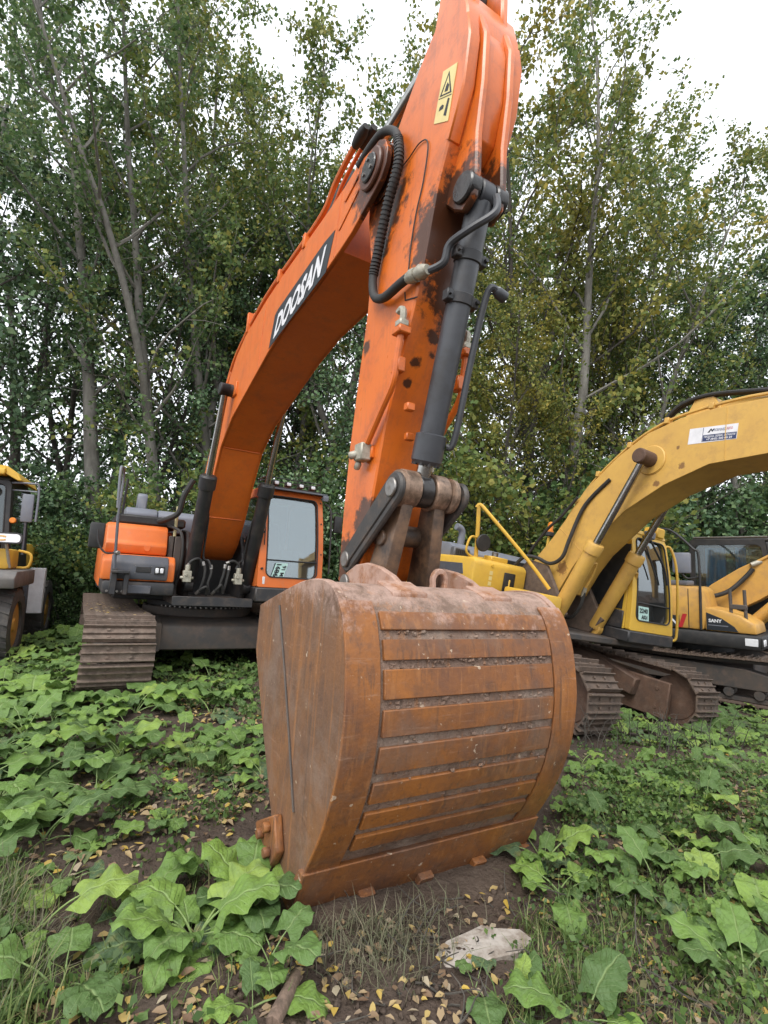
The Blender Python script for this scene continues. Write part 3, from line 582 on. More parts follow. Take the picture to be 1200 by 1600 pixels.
    # steel lines along the top of the boom
    for k,(u,dz) in enumerate(((-.27,0),(-.20,.03),(.22,0))):
        p=[(u,1.62,4.18),(u,1.85,4.45),(u,2.3,4.66),(u,3.3,4.88+dz),(u,4.4,4.92+dz),(u,5.0,4.95+dz),(u,5.22,5.08+dz),(u,5.45,5.16+dz),(u,5.66,5.20+dz)]
        ln=T('steel_line',ORANGE,bm_,smooth_path(p,4),.026 if k!=1 else .018,9)
        MB().lathe((u,5.60,5.19+dz),(u,5.80,5.22+dz),[(0,.034),(.3,.045),(.7,.045),(1,.03)],10).build('fitting',RUBBER,ln)
        for v_ in (2.7,3.9,4.65): MB().box(u-.05,u+.05,v_-.03,v_+.03,4.66 if v_<3 else 4.78,4.93+dz*.5).build('clamp',ORANGE,ln,.006)
    T('lower_line',ORANGE,bm_,smooth_path([(-.33,1.5,3.6),(-.33,1.62,3.9),(-.31,1.75,4.15),(-.27,1.85,4.40)],4),.018,7)
    # arm cylinder on top of the boom
    hydraulic(ex,'arm_cylinder',(0,2.75,4.95),(0,6.70,5.58),.60,.105,.055,CYLB,CHROME,1.2,.1,.09)
    MB().prism([(2.5,4.55),(3.1,4.68),(2.85,5.05),(2.65,5.05)],-.16,-.11).build('cylinder_bracket',ORANGE,bm_,.008); MB().prism([(2.5,4.55),(3.1,4.68),(2.85,5.05),(2.65,5.05)],.11,.16).build('cylinder_bracket',ORANGE,bm_,.008)
    # arm
    rear=[(5.82,1.60),(5.82,2.09),(5.84,2.57),(5.90,3.11),(5.96,3.57),(5.96,3.95),(5.86,4.35),(5.84,4.62),(5.95,4.80),(6.21,4.88),(6.32,5.0),(6.47,5.16),(6.60,5.27),(6.74,5.36),(6.84,5.40)]
    frnt=[(6.94,5.30),(6.99,5.12),(7.01,4.9),(6.975,4.56),(6.89,4.35),(6.78,4.07),(6.69,3.66),(6.60,3.35),(6.46,2.97),(6.34,2.63),(6.25,2.21),(6.20,1.85),(6.12,1.66),(5.97,1.55)]
    arm=MB().prism(rear+frnt,-.215,.215).build('arm',ARM_ORANGE,ex,.012)
    for s in (-1,1):
        # lug plates that carry the bucket cylinder, and the stiffened head
        MB().prism([(6.86,5.22),(7.00,5.12),(7.06,4.94),(7.06,4.62),(7.03,4.30),(7.04,4.05),(7.02,3.90),(6.93,3.84),(6.84,3.90),(6.74,4.0),(6.7,4.4)],s*.075,s*.125).build('cylinder_lug',ARM_ORANGE,arm,.012)
        MB().prism([(6.55,5.05),(6.96,5.15),(6.95,5.45),(6.87,5.64),(6.72,5.74),(6.58,5.68),(6.52,5.4)],s*.09,s*.15).build('head_lug',ARM_ORANGE,arm,.015)
        MB().cyl((s*.06,6.945,3.985),(s*.15,6.945,3.985),.095,n=24).build('lug_boss',GREASE,arm,.01)
        MB().cyl((s*.213,6.05,4.64),(s*.235,6.05,4.64),.21,n=28).build('pivot_boss',ARM_ORANGE,arm,.01)
        MB().prism([(6.88,4.30),(7.0,4.60),(7.03,4.9),(7.0,5.08),(6.95,5.08),(6.95,4.6),(6.84,4.32)],s*.13,s*.218).build('edge_rib',ARM_ORANGE,arm,.01)
    MB().prism([(6.9,5.20),(6.985,5.08),(7.03,4.9),(7.02,4.6),(6.96,4.34),(6.85,4.25),(6.8,4.8)],-.08,.08).build('head_web',ARM_ORANGE,arm,.01)
    wd=MB().prism([(6.705,4.545),(6.86,4.445),(6.925,4.79),(6.775,4.86)],-.2155,-.2185).build('warning_decal',DECALY,arm,0,0)
    def mpw(a,b,d): # a across (v), b up (w) within the decal, 0..1
        p=Vector((6.705,4.545)).lerp(Vector((6.86,4.445)),a); q=Vector((6.775,4.86)).lerp(Vector((6.925,4.79)),a); r_=p.lerp(q,b); return (-.2185-d,r_.x,r_.y)
    t3=[(.10,.50),(.92,.50),(.50,.93)]; t3i=[(.20,.525),(.80,.525),(.50,.87)]
    MB().frame(t3,t3i,0,.0015,mpw).build('triangle_sign',INK,wd,0,0)
    MB().prism([(.40,.56),(.62,.56),(.66,.66),(.52,.72),(.44,.66)],0,.0015,mpw).build('pictogram',INK,wd,0,0)
    MB().prism([(.05,.455),(.95,.455),(.95,.468),(.05,.468)],0,.0015,mpw).build('divider',INK,wd,0,0)
    MB().prism([(.62,.12),(.80,.10),(.86,.40),(.74,.42),(.68,.28)],0,.0015,mpw).build('pictogram',INK,wd,0,0)
    MB().prism([(.22,.22),(.50,.25),(.52,.31),(.40,.33),(.24,.29)],0,.0015,mpw).build('pictogram',INK,wd,0,0)
    # bucket cylinder with clamps and lines
    bc=hydraulic(ex,'bucket_cylinder',(0,6.945,3.985),(0,6.485,2.215),.905,.078,.050,CYLG,CHROME,1.28,.10,.05)
    ax=lambda t:Vector((0,6.945,3.985)).lerp(Vector((0,6.485,2.215)),t)
    for t in (.20,.34):
        MB().cyl(ax(t-.018),ax(t+.018),.088,n=24).build('clamp_band',DARKP,bc,.004); q=ax(t)
        for s in (-1,1): MB().box(s*.09-.03,s*.09+.03,q.y-.02,q.y+.04,q.z-.035,q.z+.035).build('clamp_ear',DARKP,bc,.006); MB().cyl((s*.105,q.y+.04,q.z),(s*.105,q.y+.06,q.z),.014,n=6).build('bolt',DARKP,bc)
    T('steel_line',CYLG,bc,smooth_path([(.03,7.05,3.93),(.0,7.08,3.80),(-.10,6.98,3.71),(-.15,6.86,3.66),(-.16,6.82,3.56),(-.22,6.74,3.52)],6),.024,9)
    T('steel_line',CYLG,bc,smooth_path([(.20,6.92,3.44),(.14,6.92,3.46),(.125,6.88,3.38),(.125,6.78,3.05),(.12,6.66,2.55),(.09,6.62,2.50)],6),.022,9)
    MB().lathe((.17,6.92,3.45),(.25,6.92,3.43),[(0,.024),(.3,.036),(1,.036)],12).build('capped_port',CYLG,bc)
    gb=ax(.905)
    for i in range(10):
        a=2*math.pi*i/10; e=Vector((1,0,0))*math.cos(a)+Vector((0,.968,-.2515))*math.sin(a); p=ax(.893)+e*.08; MB().cyl(p,p+Vector((0,-.2515,-.968))*.03,.012,n=6).build('bolt',DARKP,bc)
    hs_=T('hose',RUBBER,arm,smooth_path([(-.30,5.78,4.86),(-.29,5.95,4.91),(-.28,6.14,4.90),(-.27,6.32,4.74),(-.27,6.37,4.48),(-.27,6.26,4.25),(-.26,6.16,4.0),(-.26,6.10,3.79),(-.26,6.14,3.62),(-.27,6.30,3.53),(-.27,6.50,3.53),(-.26,6.62,3.54)],7),.031,10)
    mb=MB(); pth=smooth_path([(-.27,6.34,4.70),(-.27,6.37,4.48),(-.27,6.26,4.25),(-.26,6.16,4.0),(-.26,6.10,3.79)],9)
    for i in range(0,len(pth)-1): mb.cyl(pth[i],pth[i].lerp(pth[i+1],.55),.0365,n=10)
    mb.build('hose_spiral_guard',RUBBER,hs_)
    MB().lathe((-.26,6.58,3.535),(-.23,6.76,3.52),[(0,.033),(.2,.045),(.45,.045),(.46,.036),(.7,.05),(1,.03)],12).build('fitting',ZINC,hs_)
    T('thin_cable',RUBBER,arm,smooth_path([(-.225,6.26,4.50),(-.225,6.42,4.50),(-.225,6.56,4.52),(-.225,6.66,4.44),(-.222,6.63,4.2),(-.222,6.57,4.02),(-.222,6.53,3.8),(-.222,6.52,3.56)],5),.0045,5)
    T('thin_cable',RUBBER,arm,[(-.218,6.49,3.50),(-.218,6.50,3.44),(-.218,6.64,3.40)],.005,5)
    # line with shut-off valves on the left of the arm (and its twin on the far side)
    for s in (-1,1):
        al=T('arm_line',ARM_ORANGE,arm,smooth_path([(s*.26,6.55,3.20),(s*.265,6.53,3.05),(s*.265,6.50,2.88),(s*.262,6.36,2.72),(s*.26,6.20,2.54)],6),.023,9)
        MB().box(s*.26-.045,s*.26+.045,6.50,6.60,3.17,3.22).build('flange',ARM_ORANGE,al,.008)
        MB().box(s*.26-.035,s*.26+.035,6.515,6.585,3.22,3.27).build('coupling',ZINC,al,.01)
        T('elbow',ZINC,al,smooth_path([(s*.26,6.555,3.26),(s*.262,6.56,3.33),(s*.262,6.53,3.35),(s*.262,6.50,3.34)],3),.022,8)
        MB().box(s*.24-.03,s*.24+.03,6.46,6.55,2.94,3.04).build('line_clamp',ARM_ORANGE,al,.008)
        vb_=MB().box(s*.265-.04,s*.265+.04,6.10,6.21,2.42,2.54); vb_.cyl((s*.29,6.13,2.47),(s*.34,6.10,2.45),.03,n=8); vb_.cyl((s*.27,6.12,2.42),(s*.27,6.09,2.37),.024,n=8); vb_.build('shut_off_valve',ZINC,al,.01)
        MB().box(s*.225-.012,s*.225+.012,6.08,6.23,2.44,2.52).build('valve_bracket',ARM_ORANGE,al,.004)
    MB().box(-.1,-.04,6.40,6.44,2.55,2.60).build('lug_block',ARM_ORANGE,arm,.006)
    MB().box(-.19,-.13,6.52,6.57,2.70,2.75).build('lug_block',ARM_ORANGE,arm,.006)
    # linkage to the bucket
    for s in (-1,1):
        tl=MB().prism(capsule((6.575,2.195),(6.03,1.755),.10,.09,12),s*.222,s*.262).build('tipping_link',TIPL,ex,.012)
        MB().prism(capsule((6.55,2.175),(6.05,1.775),.055,.045,8),s*.261,s*.272).build('link_rib',TIPL,tl,.008)
        MB().cyl((s*.262,6.03,1.755),(s*.284,6.03,1.755),.055,n=24).build('link_pin',STEEL,tl,.006)
        MB().cyl((s*.262,6.575,2.195),(s*.282,6.575,2.195),.06,n=24).build('link_pin',STEEL,tl,.006)
        hl=MB().hexa([(s*.075,6.39,2.15),(s*.17,6.39,2.15),(s*.17,6.55,2.12),(s*.075,6.55,2.12),(s*.12,6.18,1.55),(s*.225,6.18,1.55),(s*.225,6.44,1.55),(s*.12,6.44,1.55)]).build('bucket_link',LINK,ex,.02,seg=2)
        MB().cyl((s*.19,6.38,1.90),(s*.215,6.38,1.90),.05,n=18).build('link_plug',LINK,hl,.006)
        MB().lathe((s*.056,6.49,2.215),(s*.168,6.49,2.215),[(0,.112),(.08,.122),(.92,.122),(1,.112)],28).build('link_boss',BOSS,hl,0)
        MB().lathe((s*.172,6.53,2.205),(s*.219,6.53,2.205),[(0,.10),(.2,.115),(.8,.115),(1,.1)],28).build('link_boss',BOSS,hl,0)
    MB().cyl((-.054,6.49,2.215),(.054,6.49,2.215),.105,n=28).build('rod_eye',GREASE,ex,.012)
    MB().cyl((-.215,6.50,2.21),(.215,6.50,2.21),.045,n=16).build('main_pin',STEEL,ex,.006)
    MB().cyl((-.16,6.33,1.93),(.16,6.33,1.93),.07,n=20).build('cross_tube',LINK,ex,.008)
    make_bucket(ex)
    return ex
PAPERY=flat('pale_yellow_stick',(.50,.45,.25),.7)
spots(ARM_ORANGE,[(-.22,-6.15,4.30,.32),(-.1,-6.80,3.80,.36),(.1,-6.72,3.55,.34),(-.22,-6.10,4.0,.14),(0,-6.9,4.0,.3),(-.22,-6.0,3.3,.07),(-.1,-6.5,3.05,.05),(-.12,-6.45,2.92,.04),(-.05,-6.48,2.82,.05),(0,-6.55,3.12,.05),(-.02,-6.4,2.7,.03),(-.22,-5.95,1.75,.22),(-.2,-6.2,2.0,.22),(-.02,-6.58,3.22,.07),(-.22,-6.02,4.62,.28)],(.030,.016,.010),.92,13)
spots(ORANGE,[(-.3,-6.05,4.6,.34),(.3,-6.05,4.6,.34)],(.02,.012,.01),.9,9)
orange_excavator()

# ------------------------------------------------------------------ the yellow excavator on the right
def yellow_excavator():
    ex=thing('excavator','yellow crawler excavator with white and navy sticker on its curved boom, muddy tracks','excavator',POSE_YELLOW)
    DY=5
    for s in (-1,1): track(ex,s*1.22,.62,TRACKD,RUSTF,front=1.98,rear=-1.98,r=.38,wc=.42,dyaw=DY,n=46)
    cb=MB().prism([(-1.2,.40),(1.2,.36),(1.25,.62),(.9,.74),(-1.1,.76)],-.85,.85).build('car_body',RUSTF,ex,.02); cb.rotation_euler.z=R_(DY)
    for s in (-1,1):
        # sloping box leg from the centre to the track and the plated track end
        MB().prism([(.1,.50),(.9,.42),(1.55,.30),(1.6,.56),(.9,.74),(.1,.82)],s*.72,s*.92).build('frame_leg',RUSTF,cb,.02)
        MB().box(s*.86,s*.94,1.0,2.02,.10,.62).build('track_guard',RUSTF,cb,.015)
        for (v_,w_) in ((1.15,.50),(1.85,.50),(1.15,.24),(1.85,.24)): MB().cyl((s*.85,v_,w_),(s*.875,v_,w_),.025,n=6).build('bolt',RUSTF,cb)
    MB().cyl((0,0,.72),(0,0,1.0),.80,n=36).build('slew_ring',TRACKD,ex,.012)
    B('deck',FRAMEM,ex,(-1.35,1.45,-2.1,1.35,.97,1.07),.02)
    # right-hand body: side panel with dark band, tank with filler, latch
    sd=MB().prism([(-2.2,1.08),(.30,1.08),(.36,1.35),(.36,1.80),(.30,1.86),(-2.2,1.76)],-1.50,-.46).build('side_body',YPANEL,ex,.035,seg=2)
    MB().prism([(-.75,1.56),(.12,1.58),(.06,1.74),(-.70,1.70)],-1.508,-1.496).build('dark_band',GREYP,sd,.003)
    B('latch_plate',BLACK,sd,(-.92,-.70,.36,.385,1.38,1.72),.05,2); B('latch',YPANEL,sd,(-.83,-.80,.386,.40,1.40,1.62),.006)
    for w_ in (1.48,1.56,1.64): B('warning_sticker',DECALY,sd,(-1.20,-1.14,.36,.363,w_,w_+.06),0)
    for (u,w_) in ((-1.17,1.78),(-1.14,1.42),(-.52,1.42)): MB().cyl((u,.355,w_),(u,.372,w_),.022,n=8).build('bolt',YPANEL,sd)
    hd=MB().prism([(-2.2,1.75),(-.55,1.78),(-.52,1.95),(-.75,2.06),(-2.2,2.04)],-1.25,1.2).build('hood',HOODG,ex,.04,seg=2)
    B('grille_frame',GREYP,hd,(-1.29,-.95,-.62,-.50,1.80,1.99),.02)
    for k in range(7): B('grille_slat',BLACK,hd,(-1.25+k*.04,-1.232+k*.04,-.50,-.485,1.83,1.96),0)
    T('exhaust_pipe',HOODG,hd,smooth_path([(-.82,-1.0,2.02),(-.82,-1.0,2.24),(-.86,-1.0,2.34),(-.97,-1.0,2.37)],4),.062,12)
    MB().box(-1.12,-.78,.05,.25,1.85,1.93).build('filler_base',YPANEL,ex,.015); MB().cyl((-.98,.15,1.93),(-.98,.15,2.0),.05,n=14).build('filler_cap',STEEL,ex,.006)
    rl=T('guard_rail',YPANEL,ex,[(-1.30,.1,1.85),(-1.36,.1,2.3),(-1.42,.1,2.66)],.032,8)
    T('guard_rail',YPANEL,ex,smooth_path([(-1.44,.08,2.62),(-1.41,.12,2.67),(-1.32,.25,2.55),(-.8,.7,1.95),(-.55,.95,1.60)],3),.028,8)
    T('mirror_arm',YPANEL,rl,smooth_path([(-1.36,.12,2.16),(-1.48,.14,2.16),(-1.53,.14,2.06),(-1.53,.14,1.92),(-1.40,.14,1.86),(-1.2,.14,1.87)],4),.018,7)
    MB().cyl((-1.28,.17,2.10),(-1.28,.21,2.10),.135,n=24).build('round_mirror',BLACK,rl,.012)
    B('front_step',YPANEL,ex,(-1.0,-.58,.5,1.25,1.22,1.52),.03,2)
    # dark bay under the boom
    for s in (-1,1): MB().prism([(.0,1.07),(1.0,1.07),(1.2,1.3),(.7,1.95),(.3,2.0),(.05,1.7)],s*.36,s*.43).build('boom_bracket',TRACKD,ex,.01)
    B('bulkhead',BLACK,ex,(-.45,.45,-.35,-.3,1.07,1.95),.01)
    T('hose',RUBBER,ex,smooth_path([(-.55,.1,1.80),(-.52,.3,2.02),(-.45,.5,2.04),(-.42,.75,1.98),(-.40,.95,2.1),(-.38,1.02,2.4),(-.33,1.15,2.9),(-.32,1.5,3.28)],5),.028,9)
    T('hose',RUBBER,ex,smooth_path([(-.34,.2,2.1),(-.34,.5,2.5),(-.34,.75,2.72),(-.34,1.0,3.02)],4),.022,8)
    # cab
    body,uu,vfr,mpf=cab(ex,.56,1.60,YPANEL,DARKP,top=2.70,base=1.24,skirt=1.06,vf=1.52,vb=.0,lean=.20,taper=(-.02,-.22),glass=GLASS_Y,side_low=1.55,nar=.09)
    B('lower_side_panel',DARKP,body,(.53,.556,.0,1.40,1.24,1.50),.01); B('side_plate',BLACK,body,(.534,.552,.0,1.36,1.52,2.5),.006)
    for k in range(5): B('small_print',HOODG,body,(.527,.531,.5+k*.12,.58+k*.12,1.32,1.345),0)
    T('grab_rail',YPANEL,body,smooth_path([(1.60,1.40,1.20),(1.70,1.48,1.18),(1.72,1.50,1.35),(1.60,1.45,2.2),(1.50,1.36,2.58),(1.42,1.30,2.60)],4),.020,8)
    T('wiper',BLACK,body,smooth_path([mpf(.80,2.66,-.05),mpf(.92,2.4,-.05),mpf(1.1,2.05,-.045)],3),.012,6); T('wiper',BLACK,body,smooth_path([mpf(.98,2.66,-.06),mpf(1.15,2.45,-.06),mpf(1.33,2.25,-.05),mpf(1.40,2.0,-.04)],3),.016,6)
    B('wiper_motor',HOODG,body,(.84,1.0,1.30,1.42,2.64,2.76),.02); B('roof_lamp_box',YPANEL,body,(1.10,1.30,1.12,1.36,2.70,2.86),.02)
    MB().prism([(0,0),(.24,0),(.24,.20),(0,.20)],0,.002,lambda a,b,d:(.74+a-b*.22,1.512+d,1.41+b)).build('paper_note',PAPER,body)
    mpn=lambda x,y,d:(.75+x-y*.22,1.512+d,1.42+y)
    text('2240','note_writing',INK,body,lambda x,y,d:mpn(.01+x,.10+y,.006),.09,.003,0,.19); text('AKH','note_writing',INK,body,lambda x,y,d:mpn(.05+x,.01+y,.006),.08,.003,0,.14)
    # boom cylinders
    for u in (-.45,.45):
        c=hydraulic(ex,'boom_cylinder',(u,1.02,1.16),(u,2.08,3.52),.50,.105,.048,YELLOW,CHROME,1.15,.09,.05)
        T('steel_line',YELLOW,c,smooth_path([(u+.08,1.42,2.02),(u+.15,1.48,2.08),(u+.18,1.42,1.9),(u+.17,1.34,1.7)],4),.018,7)
        T('hose',RUBBER,c,smooth_path([(u+.17,1.34,1.7),(u+.2,1.28,1.45),(u+.22,1.1,1.25),(u+.2,.7,1.3)],4),.026,8)
        MB().lathe((u+.17,1.345,1.72),(u+.18,1.31,1.58),[(0,.026),(.4,.03),(1,.024)],8).build('fitting',ZINC,c)
        MB().cyl((.0+ (u*.67),2.08,3.52),(u*1.28,2.08,3.52),.10,n=20).build('cylinder_pin',RUSTF,ex,.012)
    # boom: curved box with flange lines, arm beyond the picture's edge
    up=[(.15,1.75),(.3,2.0),(.62,2.40),(1.14,3.19),(1.55,3.60),(1.97,3.90),(2.4,4.05),(2.8,4.11),(3.37,4.14),(4.2,4.05),(5.0,3.85),(5.45,3.70)]
    lo=[(5.45,3.36),(5.0,3.43),(4.2,3.52),(3.44,3.50),(2.83,3.42),(2.3,3.18),(1.80,2.84),(1.26,2.26),(1.08,1.98),(.90,1.60),(.55,1.55),(.25,1.58)]
    bm_=MB().prism(up+lo,-.285,.285).build('boom',YELLOW,ex,0,25)
    for s in (-1,1):
        MB().prism(up+[(5.75,3.60),(5.85,3.48),(5.75,3.34)]+lo,s*.265,s*.303).build('boom_side_plate',YELLOW,bm_,.005)
        MB().cyl((s*.30,2.08,3.52),(s*.325,2.08,3.52),.20,n=28).build('pin_boss',YELLOW,bm_,.012)
        T('weld_seam',YELLOW,bm_,[(s*.304,2.95,4.10),(s*.305,2.97,3.8),(s*.304,3.0,3.46)],.006,5); T('weld_seam',YELLOW,bm_,[(s*.304,.72,2.55),(s*.305,.95,2.40),(s*.304,1.2,2.22)],.006,5)
        T('steel_line',YELLOW,bm_,smooth_path([(s*.25,.8,2.72),(s*.25,1.15,3.26),(s*.25,1.6,3.70),(s*.25,2.0,3.97),(s*.25,2.5,4.13),(s*.25,3.4,4.21),(s*.25,4.6,4.05)],4),.020,7)
    for (v_,w_) in ((.95,2.95),(1.25,3.36),(1.7,3.75),(2.2,4.03),(2.75,4.14)): B('line_clamp',YELLOW,bm_,(-.30,-.20,v_-.03,v_+.03,w_-.02,w_+.06),.006)
    st=MB().prism([(2.54,3.685),(3.10,3.70),(3.10,3.885),(2.54,3.885)],-.3035,-.3055).build('sticker',WHITE,bm_,0,0)
    B('sticker_band',NAVY,st,(-.307,-.3055,2.715,3.095,3.704,3.785),0); B('sticker_band',NAVY,st,(-.3066,-.3056,2.706,2.712,3.70,3.88),0)
    mps=lambda x,y,d:(-.307-d,2.73+x,3.705+y)
    text('ПРОДАЖА, СЕРВИС, ЗАПЧАСТИ','lettering',WHITE,st,lambda x,y,d:mps(x,.044+y,.001),.032,.0008,0,.35); text('+7 (843) 200 00 29','lettering',WHITE,st,lambda x,y,d:mps(.03+x,.010+y,.001),.034,.0008,0,.29)
    text('РУСБИЗНЕС','lettering',NAVY,st,lambda x,y,d:mps(.09+x,.115+y,.0),.042,.0005,.15,.15); text('АВТО','lettering',RED,st,lambda x,y,d:mps(.245+x,.118+y,.0),.04,.0005,.15,.07)
    MB().prism([(2.76,3.81),(2.785,3.81),(2.80,3.84),(2.815,3.815),(2.845,3.855),(2.825,3.853),(2.815,3.838),(2.80,3.862)],-.3056,-.3066).build('logo_mark',INK,st,0,0)
    hydraulic(ex,'arm_cylinder',(0,2.55,4.22),(0,5.9,4.05),.55,.10,.05,YELLOW,CHROME,1.15,.1,.08)
    MB().prism([(2.3,4.0),(2.85,4.08),(2.68,4.34),(2.45,4.34)],-.15,.15).build('cylinder_bracket',YELLOW,bm_,.01)
    for u in (-.16,-.1): T('hose',RUBBER,bm_,smooth_path([(u,2.0,3.98),(u-.02,2.25,4.26),(u,2.6,4.36),(u,3.1,4.32),(u,3.6,4.25)],4),.026,8)
    MB().prism([(5.55,3.30),(5.62,3.75),(5.8,4.15),(6.0,4.2),(6.12,3.8),(6.05,3.0),(5.9,1.75),(5.75,1.7),(5.62,1.8)],-.2,.2).build('arm',YELLOW,ex,.012)
    MB().lathe((.80,-.55,2.62),(.80,-.55,2.82),[(0,.07),(.2,.07),(.22,.055),(.85,.05),(1,.02)],14).build('beacon_lamp',AMBL,ex,0); MB().cyl((.80,-.55,2.55),(.80,-.55,2.63),.085,n=14).build('beacon_base',BLACK,ex,.01); T('beacon_post',YPANEL,ex,[(.80,-.55,2.0),(.80,-.55,2.56)],.025,8)
    make_bucket(ex,-.12,.18,RUSTF,False)
    B('bucket_link',RUSTF,ex,(-.2,.2,5.85,6.1,1.6,1.9),.02)
    MB().prism([(-2.1,1.0),(-2.1,1.95),(-2.7,1.9),(-2.95,1.5),(-2.85,1.05)],-1.4,1.4).build('counterweight',YPANEL,ex,.06,seg=2)
    return ex
spots(YELLOW,[(-.3,-2.5,3.42,.05),(-.3,-2.2,3.2,.05),(-.3,-2.42,3.66,.03),(-.3,-1.7,2.9,.05),(-.3,-.9,1.95,.12)],(.14,.06,.025),.8,22)
yellow_excavator()

# ------------------------------------------------------------------ amber excavator with a black cab at the far right
def black_cab_excavator():
    ex=thing('excavator','amber yellow excavator with black cab and blue curtains at the right edge','excavator',POSE_DARKCAB)
    for s in (-1,1): track(ex,s*1.25,.6,TRACKD,FRAMEM,n=46)
    MB().prism([(-1.3,.40),(1.28,.38),(1.30,.72),(1.05,.80),(-1.1,.82)],-.95,.95).build('car_body',FRAMEM,ex,.02)
    MB().cyl((0,0,.8),(0,0,1.02),.8,n=32).build('slew_ring',BLACK,ex,.01)
    sk=MB().box(-1.47,1.47,-2.4,1.52,1.02,1.30).build('skirt',BLACK,ex,.05,seg=2)
    for (u,w0,w1) in ((-1.36,1.11,1.23),): 
        B('lamp_recess',BLACK,sk,(u-.12,u+.14,1.50,1.535,w0-.03,w1+.03),.01)
        for du in (-.05,.07): B('headlight',LENS,sk,(u+du-.045,u+du+.045,1.53,1.555,w0,w1),.012)
    B('headlight',LENS,sk,(-1.482,-1.468,1.26,1.46,1.10,1.235),.005)
    bx=MB().prism([(-2.4,1.31),(.60,1.31),(.66,1.7),(.58,2.08),(.48,2.15),(-2.4,2.16)],-1.44,-.5).build('side_body',AMBER,ex,.05,seg=2)
    B('panel_gap',BLACK,bx,(-1.443,-1.438,.33,.345,1.32,2.10),0)
    tb=MB().prism([(.61,1.31),(1.45,1.31),(1.42,1.50),(1.20,1.64),(.9,1.72),(.61,1.76)],-1.44,-.5).build('tool_box',AMBER,ex,.04,seg=2)
    dp=MB().prism([(.64,1.33),(1.16,1.33),(1.10,1.42),(.90,1.56),(.64,1.66)],-1.446,-1.437).build('dark_panel',DECALB,tb,.002)
    mp=lambda x,y,d:(-1.447-d,.68+x,1.48+y)
    text('SANY','lettering',LENS,dp,mp,.085,.003,0,.22); B('print_line',HOODG,dp,(-1.4485,-1.4465,.67,1.0,1.415,1.43),0)
    B('dark_panel',DECALB,bx,(-1.446,-1.439,-.25,.17,1.33,1.56),0); text('N','lettering',WHITE,bx,lambda x,y,d:(-1.448-d,.0+x,1.37+y),.2,.008,0,.15)
    MB().prism([(.15,1.33),(.22,1.33),(.31,1.60),(.23,1.60)],-1.449,-1.446).build('red_stripe',RED,bx,0,0)
    MB().prism([(-2.4,1.03),(-2.4,2.1),(-2.95,2.0),(-3.1,1.5),(-3.0,1.1)],-1.45,1.45).build('counterweight',GREYP,ex,.06,seg=2)
    B('engine_top',AMBER,ex,(-.48,1.44,-2.35,-.5,1.31,2.14),.05,2); MB().cyl((-1.0,-.6,2.15),(-1.0,-.6,2.30),.10,n=16).build('filler_neck',AMBER,ex,.01); B('vent_box',HOODG,ex,(-1.1,-.6,-.15,.25,2.16,2.26),.03,2)
    body,uu,vfr,mpf=cab(ex,.42,1.46,BLACK,BLACK,top=3.18,base=1.32,skirt=1.1,vf=1.60,vb=-.08,lean=.15,glass=GLASS_D,sglass=GLASS_C,side_low=2.0)
    for (v0,v1) in ((.22,.62),(.80,1.0)):
        c=MB(); P=[]
        for i in range(13):
            v_=v0+(v1-v0)*i/12; o_=.03*math.sin(i*1.9)
            P.append((.50+o_,v_))
        prof=P+[(p[0]+.008,p[1]) for p in reversed(P)]
        c.prism(prof,2.02,3.02,lambda a,b,d:(a,b,d)); c.build('curtain',CURT,body,0,60)
    B('paper_note',PAPER,body,(.505,.508,1.04,1.22,2.12,2.42),0); B('paper_note',PAPER,body,(.505,.508,.55,1.03,2.11,2.17),0)
    T('cab_roof_rail',STEEL,body,[(.42,.0,3.25),(.42,1.4,3.25)],.02,6)
    T('mirror_post',BLACK,ex,smooth_path([(-1.46,.55,1.32),(-1.46,.55,2.70),(-1.46,.45,2.90),(-1.46,.05,3.28),(-1.46,-.3,3.30)],4),.025,8)
    m=T('mirror_arm',BLACK,ex,smooth_path([(-1.46,.55,2.34),(-1.47,.35,2.30),(-1.48,.25,2.4)],3),.018,7); B('mirror',HOODG,m,(-1.52,-1.44,.08,.42,2.40,2.82),.04,2)
    for v_ in (1.05,1.28): T('guard_rail',FRAMEM,ex,[(-1.38,v_,1.31),(-1.36,v_-.02,2.12)],.03,8)
    MB().box(-1.41,-1.33,1.02,1.30,1.75,1.84).build('rail_plate',FRAMEM,ex,.01)
    up=[(.2,1.9),(.5,2.2),(1.0,2.55),(1.8,3.0),(2.8,3.5),(3.6,3.75),(5.0,3.9),(5.6,3.8)]; lo=[(5.6,3.45),(5.0,3.4),(3.8,3.25),(2.9,2.95),(2.0,2.4),(1.3,1.9),(.8,1.6),(.3,1.6)]
    bm_=MB().prism(up+lo,-.3,.3).build('boom',AMBER,ex,.012,25)
    T('hose',RUBBER,ex,smooth_path([(-.45,.1,2.2),(-.5,.4,1.95),(-.45,.8,2.05),(-.36,1.1,2.35),(-.34,1.25,2.55)],5),.045,9); T('steel_line',AMBER,bm_,smooth_path([(-.31,1.2,2.62),(-.31,1.9,3.02),(-.31,2.9,3.5)],4),.03,7)
    MB().cyl((-.36,1.22,2.62),(-.28,1.38,2.70),.05,n=10).build('fitting',ZINC,bm_)
    for u in (-.45,.45): hydraulic(ex,'boom_cylinder',(u,1.15,1.40),(u,2.9,3.2),.55,.1,.05,AMBER,CHROME,1.15,.09,.05)
    MB().prism([(5.3,3.3),(5.4,3.9),(5.7,4.2),(5.95,4.1),(6.0,3.4),(5.9,1.8),(5.7,1.75)],-.2,.2).build('arm',AMBER,ex,.012)
    make_bucket(ex,-.15,.15,RUSTF,False)
    return ex
black_cab_excavator()

